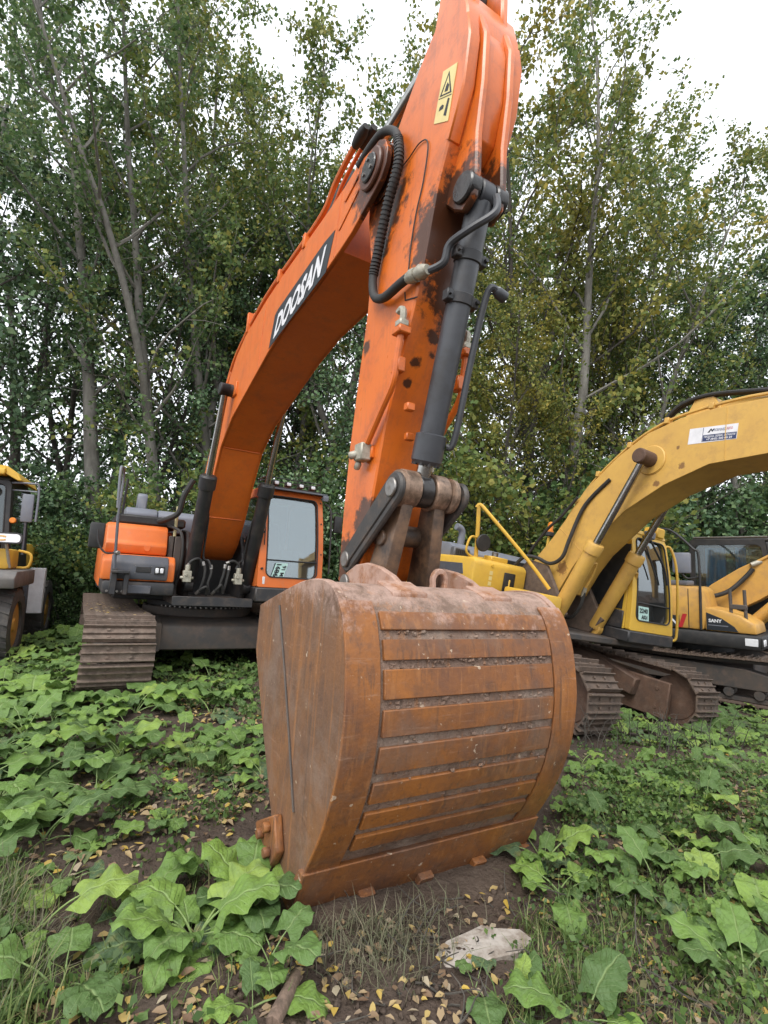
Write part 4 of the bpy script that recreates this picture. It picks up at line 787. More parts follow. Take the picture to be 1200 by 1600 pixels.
# ------------------------------------------------------------------ wheel loader at the left edge
def tyre(root,uc,v,w_,r,wd):
    t=MB(); n=36; prof=[(-wd/2,r*.60),(-wd/2-.015,r*.80),(-wd/2+.01,r*.93),(-wd*.36,r*.965),(wd*.36,r*.965),(wd/2-.01,r*.93),(wd/2+.015,r*.80),(wd/2,r*.60)]
    P=[];F=[];m=len(prof)
    for i in range(n):
        a=2*math.pi*i/n
        for (x,q) in prof: P.append((uc+x,v+q*math.cos(a),w_+q*math.sin(a)))
    for i in range(n):
        for j in range(m):
            F.append([i*m+j,i*m+(j+1)%m,((i+1)%n)*m+(j+1)%m,((i+1)%n)*m+j])
    t.add(P,F)
    for i in range(22):
        for s in (-1,1):
            a=2*math.pi*(i+(.5 if s>0 else 0))/22; a2=a+.13; da=.075
            def q(x,an,rr): return (uc+x,v+rr*math.cos(an),w_+rr*math.sin(an))
            r0,r1=r*.95,r*1.0
            t.hexa([q(0,a2-da,r0),q(s*wd*.49,a-da,r0*.985),q(s*wd*.49,a+da,r0*.985),q(0,a2+da,r0),q(0,a2-da,r1),q(s*wd*.49,a-da,r1*.985),q(s*wd*.49,a+da,r1*.985),q(0,a2+da,r1)])
    o=t.build('tyre',TYRE,root,0,30)
    rim=MB(); rim.tube([(uc-wd*.4,v,w_),(uc-wd*.2,v,w_),(uc-.05,v,w_),(uc+.05,v,w_),(uc+wd*.2,v,w_),(uc+wd*.4,v,w_)],[r*.61,r*.5,r*.46,r*.46,r*.5,r*.61],28)
    rim.build('rim',AMBER,o,.006)
    MB().cyl((uc-wd*.45,v,w_),(uc+wd*.45,v,w_),r*.18,n=18).build('hub',AMBER,o,.02)
    return o
def loader():
    ld=thing('wheel_loader','yellow roofed wheel loader with big treaded tyres at the left edge','loader',POSE_LOADER)
    for u in (-.92,.92):
        tyre(ld,u,1.25,.60,.62,.46); tyre(ld,u,-1.55,.60,.62,.46)
    ch=B('chassis',BLACK,ld,(-.55,.55,-2.3,1.75,.45,1.05),.04); MB().cyl((-.8,1.25,.6),(.8,1.25,.6),.16,n=16).build('axle',BLACK,ch); MB().cyl((-.8,-1.55,.6),(.8,-1.55,.6),.16,n=16).build('axle',BLACK,ch)
    for s in (-1,1):
        MB().prism([(.5,1.22),(1.95,1.20),(1.98,1.36),(1.85,1.46),(.5,1.47)],s*.60,s*1.20).build('front_fender',GREYD,ld,.03,seg=2)
        MB().prism([(-.55,.62),(-.50,.62),(-.46,1.42),(-.60,1.46)],s*.72,s*.95).build('step_side',GREYP,ld,.01)
        MB().prism([(-.60,.62),(-.52,.62),(-.48,1.42),(-.48,1.47),(-.66,1.48)],s*.95,s*1.20).build('mud_guard',WHITE,ld,.01)
        T('grab_handle',YPANEL,ld,smooth_path([(s*1.0,.9,1.50),(s*1.16,.92,1.52),(s*1.18,.92,1.72),(s*1.0,.9,1.78)],4),.022,7)
        T('handrail',HOODG,ld,smooth_path([(s*.93,.25,1.72),(s*.93,.27,2.3),(s*.90,.24,2.75),(s*.82,.22,2.80)],4),.018,7)
        ma=T('mirror_arm',HOODG,ld,smooth_path([(s*.60,.35,2.97),(s*1.02,.5,2.97),(s*1.12,.5,2.90),(s*1.12,.5,2.30)],4),.018,7); T('mirror_arm_brace',HOODG,ma,[(s*.62,.35,2.85),(s*1.10,.5,2.83)],.014,6)
        B('mirror',HOODG,ma,(s*.98-.09,s*.98+.09,.46,.53,2.28,2.78),.03,2)
        MB().cyl((s*.80,.52,2.30),(s*.80,.58,2.30),.05,n=14).build('indicator_lamp',AMBL,ld,.01); B('indicator_base',BLACK,ld,(s*.80-.06,s*.80+.06,.46,.52,2.25,2.35),.01)
    B('engine_cover',YPANEL,ld,(-.75,.75,-2.5,-.9,1.05,1.95),.06,2)
    B('front_body',YPANEL,ld,(-.70,.95,.55,1.2,1.47,1.80),.05,2)
    body,uu,vfr,mpf=cab(ld,-.78,.80,BLACK,BLACK,top=3.02,base=1.50,skirt=1.2,vf=.55,vb=-.95,lean=.12,taper=(.1,-.1),glass=GLASS_D,side_low=1.72,nar=.09)
    MB().prism([(-1.05,3.08),(.62,3.08),(.60,3.18),(.45,3.26),(-.9,3.26)],-.78,.62).build('cab_roof',YPANEL,ld,.03,seg=2)
    MB().prism([(.62,3.25),(.80,3.12),(.86,3.0),(.80,3.0),(.62,3.10)],-.9,.55,lambda a,b,d:(a,d,b)).build('roof_edge',YPANEL,ld,.01)
    for u in (.45,-.45): MB().cyl((u,.60,2.86),(u,.66,2.86),.095,n=20).build('work_lamp',LENS,ld,.015)
    np_=MB().prism(rrect(.35,1.12,1.88,2.06,[.08,.03,.03,.05],4),1.32,1.37,lambda a,b,d:(a,d+ (b-1.88)*-.35,b)).build('sign_board',BLACK,ld,.008)
    MB().prism(rrect(.38,1.09,1.905,2.035,[.06,.02,.02,.04],4),1.371,1.378,lambda a,b,d:(a,d+(b-1.88)*-.35,b)).build('sign_face',WHITE,np_,0)
    text('MC','lettering',AMBER,np_,lambda x,y,d:(.5+x,1.382+d-(y+.05)*.35,1.93+y),.11,.006,0,.4)
    for u in (.5,.95): T('sign_post',ZINC,np_,[(u,1.15,1.5),(u-.05,1.32,1.92)],.022,7)
    return ld
loader()

# ------------------------------------------------------------------ ground
def axis(lo,hi,fine_lo,fine_hi,step,grow):
    a=list(np.arange(fine_lo,fine_hi,step)); s=step; x=a[-1]
    while x<hi: s*=grow; x+=s; a.append(x)
    s=step; x=a[0]
    while x>lo: s*=grow; x-=s; a.insert(0,x)
    return np.array(a)
def ground():
    xs=axis(-260,260,-3.2,4.2,.05,1.06); ys=axis(-60,420,1.0,6.0,.05,1.05)
    X,Y=np.meshgrid(xs,ys); Z=gz(X,Y)
    rng=np.random.default_rng(3)
    near=np.exp(-((X-.3)**2+(Y-3)**2)/18)
    Z+=near*rng.normal(0,.006,Z.shape)
    n,m=X.shape; V=np.stack([X.ravel(),Y.ravel(),Z.ravel()],1)
    i=np.arange(n*m).reshape(n,m); F=np.stack([i[:-1,:-1].ravel(),i[:-1,1:].ravel(),i[1:,1:].ravel(),i[1:,:-1].ravel()],1)
    o=mesh_np('ground',V,F,SOIL); o.data.shade_smooth(); tag(o,kind='structure'); return o
def mesh_np(name,V,F,mat,parent=None,uv=None):
    me=bpy.data.meshes.new(name); V=np.ascontiguousarray(V,dtype=np.float32); F=np.ascontiguousarray(F,dtype=np.int32); k=F.shape[1]
    me.vertices.add(len(V)); me.vertices.foreach_set('co',V.ravel()); me.loops.add(F.size); me.loops.foreach_set('vertex_index',F.ravel())
    me.polygons.add(len(F)); me.polygons.foreach_set('loop_start',np.arange(0,F.size,k,dtype=np.int32))
    if uv is not None:
        l=me.uv_layers.new(name='UVMap'); l.data.foreach_set('uv',np.ascontiguousarray(uv[F.ravel()],dtype=np.float32).ravel())
    me.update(calc_edges=True); me.validate(); me.materials.append(mat)
    o=bpy.data.objects.new(name,me); COL.objects.link(o)
    if parent: o.parent=parent
    return o
def soil():
    m=pmat('damp_soil',(.092,.066,.050),(.052,.038,.030),1.1,.88,bump=.9,bscale=22,dirt=(.14,.108,.084),damt=.7,dscale=1.7,spec=.25)
    t=m.node_tree; N=t.nodes; L=t.links; b=N['Principled BSDF']
    tc=N.new('ShaderNodeTexCoord'); n=N.new('ShaderNodeTexNoise'); n.inputs['Scale'].default_value=70; n.inputs['Detail'].default_value=5; L.new(tc.outputs['Object'],n.inputs['Vector'])
    bp=[x for x in N if x.type=='BUMP'][0]; bp.inputs['Distance'].default_value=.03
    b2=N.new('ShaderNodeBump'); b2.inputs['Strength'].default_value=.7; b2.inputs['Distance'].default_value=.012; L.new(n.outputs[0],b2.inputs['Height']); L.new(bp.outputs[0],b2.inputs['Normal']); L.new(b2.outputs[0],b.inputs['Normal'])
    return m
SOIL=soil()
ground()

# ------------------------------------------------------------------ foliage materials
def leafmat(name,cols,trans=.35,rough=.5,patch=None,pscale=.5,by='island',veins=False,spec=.3):
    m=bpy.data.materials.new(name); m.use_nodes=True; t=m.node_tree; N=t.nodes; L=t.links; b=N['Principled BSDF']; out=N['Material Output']
    b.inputs['Roughness'].default_value=rough; b.inputs['Specular IOR Level'].default_value=spec
    if by=='island': g=N.new('ShaderNodeNewGeometry'); rnd=g.outputs['Random Per Island']
    else: g=N.new('ShaderNodeObjectInfo'); rnd=g.outputs['Random']
    cr=N.new('ShaderNodeValToRGB'); e=cr.color_ramp.elements
    while len(e)<len(cols): e.new(.5)
    for i,(p,c) in enumerate(cols): e[i].position=p; e[i].color=(*c,1)
    L.new(rnd,cr.inputs[0]); col=cr.outputs[0]
    tc=N.new('ShaderNodeTexCoord')
    if patch:
        n=N.new('ShaderNodeTexNoise'); n.inputs['Scale'].default_value=pscale; n.inputs['Detail'].default_value=3; L.new(tc.outputs['Object'],n.inputs['Vector'])
        r=N.new('ShaderNodeMapRange'); r.inputs[1].default_value=.50; r.inputs[2].default_value=.68; r.inputs[4].default_value=patch[1]; L.new(n.outputs[0],r.inputs[0])
        k=N.new('ShaderNodeMix'); k.data_type='RGBA'; k.inputs[7].default_value=(*patch[0],1); L.new(col,k.inputs[6]); L.new(r.outputs[0],k.inputs[0]); col=k.outputs[2]
    if veins:
        uv=N.new('ShaderNodeUVMap'); sp=N.new('ShaderNodeSeparateXYZ'); L.new(uv.outputs[0],sp.inputs[0])
        ab=N.new('ShaderNodeMath'); ab.operation='ABSOLUTE'; L.new(sp.outputs[0],ab.inputs[0])
        mr=N.new('ShaderNodeMapRange'); mr.inputs[1].default_value=.0; mr.inputs[2].default_value=.09; mr.inputs[3].default_value=.65; mr.inputs[4].default_value=0; L.new(ab.outputs[0],mr.inputs[0])
        q=N.new('ShaderNodeMath'); q.operation='MULTIPLY_ADD'; q.inputs[1].default_value=-.35; L.new(ab.outputs[0],q.inputs[0]); L.new(sp.outputs[1],q.inputs[2])
        s=N.new('ShaderNodeMath'); s.operation='MULTIPLY'; s.inputs[1].default_value=7.5; L.new(q.outputs[0],s.inputs[0])
        f=N.new('ShaderNodeMath'); f.operation='FRACT'; L.new(s.outputs[0],f.inputs[0])
        f2=N.new('ShaderNodeMapRange'); f2.inputs[1].default_value=.0; f2.inputs[2].default_value=.13; f2.inputs[3].default_value=.42; f2.inputs[4].default_value=0; L.new(f.outputs[0],f2.inputs[0])
        mxm=N.new('ShaderNodeMath'); mxm.operation='MAXIMUM'; L.new(mr.outputs[0],mxm.inputs[0]); L.new(f2.outputs[0],mxm.inputs[1])
        k=N.new('ShaderNodeMix'); k.data_type='RGBA'; k.inputs[7].default_value=(.30,.40,.16,1); L.new(col,k.inputs[6]); L.new(mxm.outputs[0],k.inputs[0]); col=k.outputs[2]
        nb=N.new('ShaderNodeTexNoise'); nb.inputs['Scale'].default_value=9; nb.inputs['Detail'].default_value=5; L.new(tc.outputs['Object'],nb.inputs['Vector'])
        ad=N.new('ShaderNodeMath'); ad.operation='MULTIPLY_ADD'; ad.inputs[1].default_value=-.8; L.new(mxm.outputs[0],ad.inputs[0]); L.new(nb.outputs[0],ad.inputs[2])
        bp=N.new('ShaderNodeBump'); bp.inputs['Strength'].default_value=.6; bp.inputs['Distance'].default_value=.02; L.new(ad.outputs[0],bp.inputs['Height']); L.new(bp.outputs[0],b.inputs['Normal'])
        # brown insect spots
        n5=N.new('ShaderNodeTexNoise'); n5.inputs['Scale'].default_value=16; L.new(tc.outputs['Object'],n5.inputs['Vector'])
        r5=N.new('ShaderNodeMapRange'); r5.inputs[1].default_value=.73; r5.inputs[2].default_value=.76; r5.inputs[4].default_value=.8; L.new(n5.outputs[0],r5.inputs[0])
        k5=N.new('ShaderNodeMix'); k5.data_type='RGBA'; k5.inputs[7].default_value=(.06,.05,.02,1); L.new(col,k5.inputs[6]); L.new(r5.outputs[0],k5.inputs[0]); col=k5.outputs[2]
    L.new(col,b.inputs['Base Color'])
    if not trans: return m
    if veins:
        n7=N.new('ShaderNodeTexNoise'); n7.inputs['Scale'].default_value=21; n7.inputs['Detail'].default_value=1; L.new(tc.outputs['Object'],n7.inputs['Vector'])
        g7=N.new('ShaderNodeMath'); g7.operation='GREATER_THAN'; g7.inputs[1].default_value=.775; L.new(n7.outputs[0],g7.inputs[0]); tp=N.new('ShaderNodeBsdfTransparent')
    tr=N.new('ShaderNodeBsdfTranslucent'); L.new(col,tr.inputs[0]); ms=N.new('ShaderNodeMixShader'); ms.inputs[0].default_value=trans
    L.new(b.outputs[0],ms.inputs[1]); L.new(tr.outputs[0],ms.inputs[2]); L.new(ms.outputs[0],out.inputs[0])
    if veins:
        mh=N.new('ShaderNodeMixShader'); L.new(g7.outputs[0],mh.inputs[0]); L.new(ms.outputs[0],mh.inputs[1]); L.new(tp.outputs[0],mh.inputs[2]); L.new(mh.outputs[0],out.inputs[0])
    return m
L_GREEN=leafmat('poplar_leaves',[(0,(0.071,0.132,0.048)),(.5,(0.111,0.185,0.065)),(.85,(0.169,0.236,0.092)),(1,(0.285,0.301,0.130))],.42,.5)
L_OLIVE=leafmat('turning_leaves',[(0,(0.082,0.141,0.043)),(.5,(0.132,0.198,0.054)),(.8,(0.210,0.254,0.068)),(1,(0.360,0.320,0.077))],.34,.5,((0.285,0.245,0.048),.4),.55)
L_GOLD=leafmat('yellowing_leaves',[(0,(0.112,0.153,0.045)),(.5,(0.179,0.217,0.056)),(.85,(0.298,0.287,0.065)),(1,(0.447,0.383,0.093))],.36,.5,((0.388,0.278,0.041),.6),.6)
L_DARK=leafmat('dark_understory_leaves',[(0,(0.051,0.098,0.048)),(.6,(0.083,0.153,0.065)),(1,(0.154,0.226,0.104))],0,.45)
L_BUSH=leafmat('bush_leaves',[(0,(0.060,0.114,0.045)),(.6,(0.100,0.175,0.060)),(1,(0.183,0.257,0.091))],.3,.45)
BARK=pmat('grey_poplar_bark',(.20,.19,.165),(.12,.112,.098),3,.9,bump=.7,bscale=14,dirt=(.07,.066,.055),damt=.7,dscale=2.5,stretch=(3,3,.7))
BARKD=pmat('dark_bark',(.085,.075,.062),(.05,.045,.038),3,.9,bump=.7,bscale=14,stretch=(3,3,.7))

# ------------------------------------------------------------------ trees
def leaf_quads(P,size,rng,droop=.5):
    "leaf shaped quads (kite) with random attitude"
    n=len(P); s=size*rng.uniform(.65,1.3,n)
    d=rng.normal(size=(n,3)); d[:,2]-=droop; d/=np.linalg.norm(d,axis=1)[:,None]
    a=rng.normal(size=(n,3)); a-=d*(a*d).sum(1)[:,None]; a/=np.linalg.norm(a,axis=1)[:,None]
    nn=np.cross(d,a); V=np.empty((n,4,3))
    V[:,0]=P-d*(s*.5)[:,None]; V[:,2]=P+d*(s*.55)[:,None]
    V[:,1]=P+a*(s*.38)[:,None]-d*(s*.08)[:,None]+nn*(s*.10)[:,None]; V[:,3]=P-a*(s*.38)[:,None]-d*(s*.08)[:,None]+nn*(s*.10)[:,None]
    return V.reshape(-1,3),np.arange(n*4).reshape(n,4)
def poly(p0,d0,length,k,rng,wander,up=0):
    P=[np.array(p0,float)]; d=np.array(d0,float)
    for i in range(k):
        d=d+rng.normal(0,wander,3)+np.array([0,0,up]); d/=np.linalg.norm(d); P.append(P[-1]+d*length/k)
    return np.array(P)
def along(P,t):
    x=t*(len(P)-1); i=np.minimum(x.astype(int),len(P)-2); f=(x-i)[:,None]; return P[i]*(1-f)+P[i+1]*f
def tree_mesh(seed,h,lo,spread,nleaf,leafmat_,bark,lsize=.10,lean=0,limbs=30,fork=False):
    rng=np.random.default_rng(seed); W=MB()
    tr=[poly((0,0,-.2),(lean,0,1),h*1.0,14,rng,.045)]
    if fork: tr.append(poly(tr[0][4],(.35*rng.choice([-1,1]),.1,1),h*.66,10,rng,.05,.03))
    LP=[]; r0=.0085*h+.025
    for j,Tk in enumerate(tr):
        k=len(Tk); rr=[max(.012,r0*(1 if j==0 else .62)*(1-.93*(i/(k-1))**.85)) for i in range(k)]
        if j==0: rr[0]*=1.5
        W.tube(Tk,rr,9)
        nl=limbs if j==0 else limbs//2
        for i in range(nl):
            t=lo+(.98-lo)*((i+rng.uniform(0,.8))/nl); p=along(Tk,np.array([t]))[0]
            az=i*2.4+rng.uniform(-.5,.5); el=R_(rng.uniform(25,58)+18*t)
            q=(t-lo)/(1-lo); ln=spread*h*(.30*(1-q)**.75*(min(1,.45+q*3))+.05)*rng.uniform(.7,1.25)
            L_=poly(p,(math.cos(az)*math.cos(el),math.sin(az)*math.cos(el),math.sin(el)),ln,6,rng,.13,.03)
            rl=max(.008,r0*.34*(1-t*.75)); W.tube(L_,[rl*(1-.8*x/6) for x in range(7)],5,False)
            ns=rng.integers(4,8)
            for m in range(ns):
                t2=rng.uniform(.22,1); p2=along(L_,np.array([t2]))[0]; dd=L_[-1]-L_[0]; dd/=np.linalg.norm(dd)
                d2=dd*.6+rng.normal(0,.55,3)+np.array([0,0,.15]); d2/=np.linalg.norm(d2)
                S=poly(p2,d2,ln*rng.uniform(.22,.5)+.25,4,rng,.2,-.02); W.tube(S,[.008,.007,.006,.004,.003],3,False); LP.append(S)
            LP.append(L_[3:])
    # dead twigs low on the stem
    for i in range(8):
        p=along(tr[0],np.array([rng.uniform(.08,lo+.05)]))[0]; az=rng.uniform(0,6.3); S=poly(p,(math.cos(az),math.sin(az),rng.uniform(-.1,.5)),rng.uniform(.4,1.4),4,rng,.25); W.tube(S,[.014,.011,.008,.005,.003],4,False)
    wl=np.array([np.linalg.norm(S[-1]-S[0])+.15 for S in LP]); cnt=rng.multinomial(nleaf,wl/wl.sum())
    pts=[]
    for S,c in zip(LP,cnt):
        if c: pts.append(along(S,rng.beta(1.4,1,c))+rng.normal(0,.085,(c,3)))
    P=np.concatenate(pts); V,F=leaf_quads(P,lsize,rng)
    w_=W.build('trunk',bark,None,0,60,flip=False)
    c=mesh_np('crown',V,F,leafmat_)
    return w_,c
def proto(*a,**k):
    w_,c=tree_mesh(*a,**k); md=(w_.data,c.data); bpy.data.objects.remove(w_); bpy.data.objects.remove(c); return md
TREES={
 'tall':proto(1,16,.26,.56,8800,L_GREEN,BARK,.095,-.05),
 'tall2':proto(2,16,.22,.62,9500,L_GREEN,BARK,.095,.02,fork=True),
 'olive':proto(3,14,.12,.92,16500,L_OLIVE,BARK,.095,.05,fork=True),
 'gold':proto(4,12,.06,1.05,17000,L_GOLD,BARKD,.095,.06,fork=True),
 'airy':proto(5,15,.16,.90,10500,L_OLIVE,BARK,.085,.08,limbs=24),
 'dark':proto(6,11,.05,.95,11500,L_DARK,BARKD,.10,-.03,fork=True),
}
def plant_tree(kind,h0,px,py,D,bx,label,group=None,rot=0,leafm=None):
    "top of the tree at pixel (px,py), foot under pixel column bx, D metres away"
    top=aty(px,py+20,D); base=aty(bx,900,D); z0=float(gz(base[0],base[1])); h=top[2]-z0
    s=h/h0; lean=(top[0]-base[0])/h
    M=Matrix.Translation((base[0],base[1],z0))@Matrix(((1,0,lean,0),(0,1,0,0),(0,0,1,0),(0,0,0,1)))@Matrix.Rotation(rot,4,'Z')@Matrix.Diagonal((max(s,.75),max(s,.75),s,1))
    t=thing('tree',label,'tree',Matrix.Translation((base[0],base[1],z0)),group)
    for nm,me in zip(('trunk','crown'),TREES[kind]):
        o=bpy.data.objects.new(nm,me); COL.objects.link(o); o.parent=t
        o.matrix_local=Matrix.Translation((-base[0],-base[1],-z0))@M
    return t
H0={'tall':16,'tall2':16,'olive':14,'gold':12,'airy':15,'dark':11}
front=[ # kind, top px,py, D, foot px, label
 ('tall',60,-300,13.0,158,'tall grey-trunked poplar leaning left above the loader'),
 ('tall2',285,-60,13.5,243,'straight grey-trunked poplar behind the orange guard rail, forked low'),
 ('dark',-90,-60,12.5,-60,'dense dark tree cut by the left edge of the picture'),
 ('olive',395,60,15.5,345,'olive leafy tree behind the lower boom of the orange excavator'),
 ('olive',515,62,16.5,470,'slim olive tree whose tip rises left of the orange arm'),
 ('olive',470,95,16.0,440,'olive tree whose crown rises just above the boom decal'),
 ('tall2',625,40,18,600,'poplar half hidden behind the orange arm head'),
 ('airy',985,-30,14.5,860,'airy olive tree leaning right with its thin top against the white sky'),
 ('gold',850,60,15.0,800,'yellowing tree right behind the orange arm'),
 ('olive',1085,235,15.0,985,'olive tree leaning right above the yellow boom'),
 ('tall2',1150,255,16.0,1072,'grey-trunked tree between the yellow cab and the black cab'),
 ('tall',1215,285,15.5,1180,'blue-green tree at the right edge above the black cab'),
 ('gold',800,420,13.0,770,'low yellow-green tree behind the yellow guard rail'),
 ('dark',640,330,14.0,600,'dark bushy tree behind the bucket linkage'),
 ('dark',175,330,14.5,205,'dark low tree between the two grey poplar trunks'),
]
for i,(k,px,py,D_,bx,lab) in enumerate(front): plant_tree(k,H0[k],px,py,D_,bx,lab,None,i*1.7)
rg=random.Random(5)
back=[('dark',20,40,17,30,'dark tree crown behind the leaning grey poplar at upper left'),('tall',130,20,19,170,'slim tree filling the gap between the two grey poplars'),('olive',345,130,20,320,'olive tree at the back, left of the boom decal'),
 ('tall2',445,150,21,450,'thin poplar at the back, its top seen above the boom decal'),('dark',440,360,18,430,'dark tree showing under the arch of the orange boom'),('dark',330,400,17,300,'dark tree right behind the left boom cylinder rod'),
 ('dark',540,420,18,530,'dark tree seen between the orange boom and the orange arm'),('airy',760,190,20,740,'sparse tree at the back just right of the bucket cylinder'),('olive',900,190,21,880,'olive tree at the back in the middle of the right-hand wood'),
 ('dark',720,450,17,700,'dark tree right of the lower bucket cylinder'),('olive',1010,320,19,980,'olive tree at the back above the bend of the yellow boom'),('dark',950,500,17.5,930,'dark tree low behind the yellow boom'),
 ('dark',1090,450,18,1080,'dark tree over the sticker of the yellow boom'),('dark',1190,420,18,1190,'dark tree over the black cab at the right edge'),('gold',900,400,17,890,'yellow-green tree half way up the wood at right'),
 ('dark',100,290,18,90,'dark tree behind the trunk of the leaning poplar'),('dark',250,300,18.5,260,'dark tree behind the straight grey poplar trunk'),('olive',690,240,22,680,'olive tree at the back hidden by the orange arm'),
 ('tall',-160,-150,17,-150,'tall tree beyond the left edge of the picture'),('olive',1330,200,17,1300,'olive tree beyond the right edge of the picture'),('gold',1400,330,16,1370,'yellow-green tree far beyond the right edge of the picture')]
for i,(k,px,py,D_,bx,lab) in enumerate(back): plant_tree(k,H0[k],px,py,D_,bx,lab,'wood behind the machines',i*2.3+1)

# far wood as one mass, so that no bare horizon shows between the stems
def far_wood():
    rng=np.random.default_rng(11); n=42000
    x=rng.uniform(-48,48,n); y=rng.uniform(24,34,n)+.004*x*x; hz=6.5+2.2*np.sin(x*.55)+1.4*np.sin(x*1.31+2)
    z=hz*rng.beta(1.1,1.25,n)
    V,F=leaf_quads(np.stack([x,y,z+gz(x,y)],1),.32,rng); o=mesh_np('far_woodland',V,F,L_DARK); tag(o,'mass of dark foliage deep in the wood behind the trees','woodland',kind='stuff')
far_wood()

# ------------------------------------------------------------------ bushes between machines and trees
def bush_mesh(seed,h,r,n,mat_,lsize):
    rng=np.random.default_rng(seed); W=MB(); LP=[]
    for i in range(16):
        az=rng.uniform(0,6.3); el=R_(rng.uniform(40,85)); S=poly((rng.normal(0,.15),rng.normal(0,.15),-.1),(math.cos(az)*math.cos(el)*r/h*1.6,math.sin(az)*math.cos(el)*r/h*1.6,math.sin(el)),h*rng.uniform(.6,1.05),6,rng,.14); W.tube(S,[.022,.018,.015,.012,.009,.006,.004],4,False)
        for m in range(7):
            p=along(S,np.array([rng.uniform(.12,1)]))[0]; d=rng.normal(0,1,3)+np.array([math.cos(az)*.6,math.sin(az)*.6,.1]); d/=np.linalg.norm(d); Q=poly(p,d,rng.uniform(.35,.95),4,rng,.2,-.05); W.tube(Q,[.007,.006,.005,.004,.003],3,False); LP.append(Q)
    c=rng.integers(0,len(LP),n); t=rng.beta(1.3,1,n); P=np.array([along(LP[i],np.array([q]))[0] for i,q in zip(c,t)])+rng.normal(0,.09,(n,3))
    P=P[P[:,2]>.05]; V,F=leaf_quads(P,lsize,rng,.25); w_=W.build('stems',BARKD,None,0,60,flip=False); f=mesh_np('foliage',V,F,mat_); md=(w_.data,f.data); bpy.data.objects.remove(w_); bpy.data.objects.remove(f); return md
BUSH=[bush_mesh(21,3.0,1.5,9000,L_DARK,.075),bush_mesh(22,2.6,1.6,9000,L_BUSH,.07),bush_mesh(23,3.2,1.4,9000,L_OLIVE,.065)]
def bush(k,px,py,D,label,group=None,wide=1.0,rot=0):
    p=aty(px,py,D); z0=float(gz(p[0],p[1])); s=max(.3,(p[2]-z0)/(3.0,2.6,3.2)[k])
    t=thing('bush',label,'bush',Matrix.Translation((p[0],p[1],z0))@Matrix.Rotation(rot,4,'Z')@Matrix.Diagonal((s*wide,s*wide,s,1)),group)
    for nm,me in zip(('stems','foliage'),BUSH[k]):
        o=bpy.data.objects.new(nm,me); COL.objects.link(o); o.parent=t
bl='leafy bush of the thicket at the foot of the trees'
bushes=[(0,85,740,12.8,'dark bush beside the loader mirror',1.1),(0,130,770,12.6,'dark bush left of the orange guard rail',1.1),(1,60,800,12.2,'bush behind the loader rear wheel',1.0),(1,125,850,11.6,'low bush behind the orange left track',1.0),
 (2,260,700,13,'light green bush behind the grey hood of the orange excavator',1.0),(1,190,730,13,None,1),(0,20,700,12.5,None,1),(0,-60,720,12,None,1),(1,330,690,14,None,1),(0,420,690,14,None,1),(0,470,720,13,None,1),(1,540,700,14,None,1),
 (2,770,660,13,'yellow-green bush behind the yellow guard rail',1.1),(2,830,640,14,'yellow-green bush right of the round mirror',1.1),(0,700,720,13.5,'dark bush between bucket linkage and round mirror',1.0),(0,640,690,14.5,None,1),(1,880,680,15,None,1),(0,960,700,15.5,None,1),(0,1050,720,16,None,1),(0,1130,730,16,None,1),(1,1210,730,16,None,1),(0,560,760,12.5,None,1),(0,1290,740,14,None,1)]
for i,(k,px,py,D_,lab,wd) in enumerate(bushes): bush(k,px,py,D_,lab or bl,None if lab else 'thicket at the foot of the trees',wd,i*1.3)

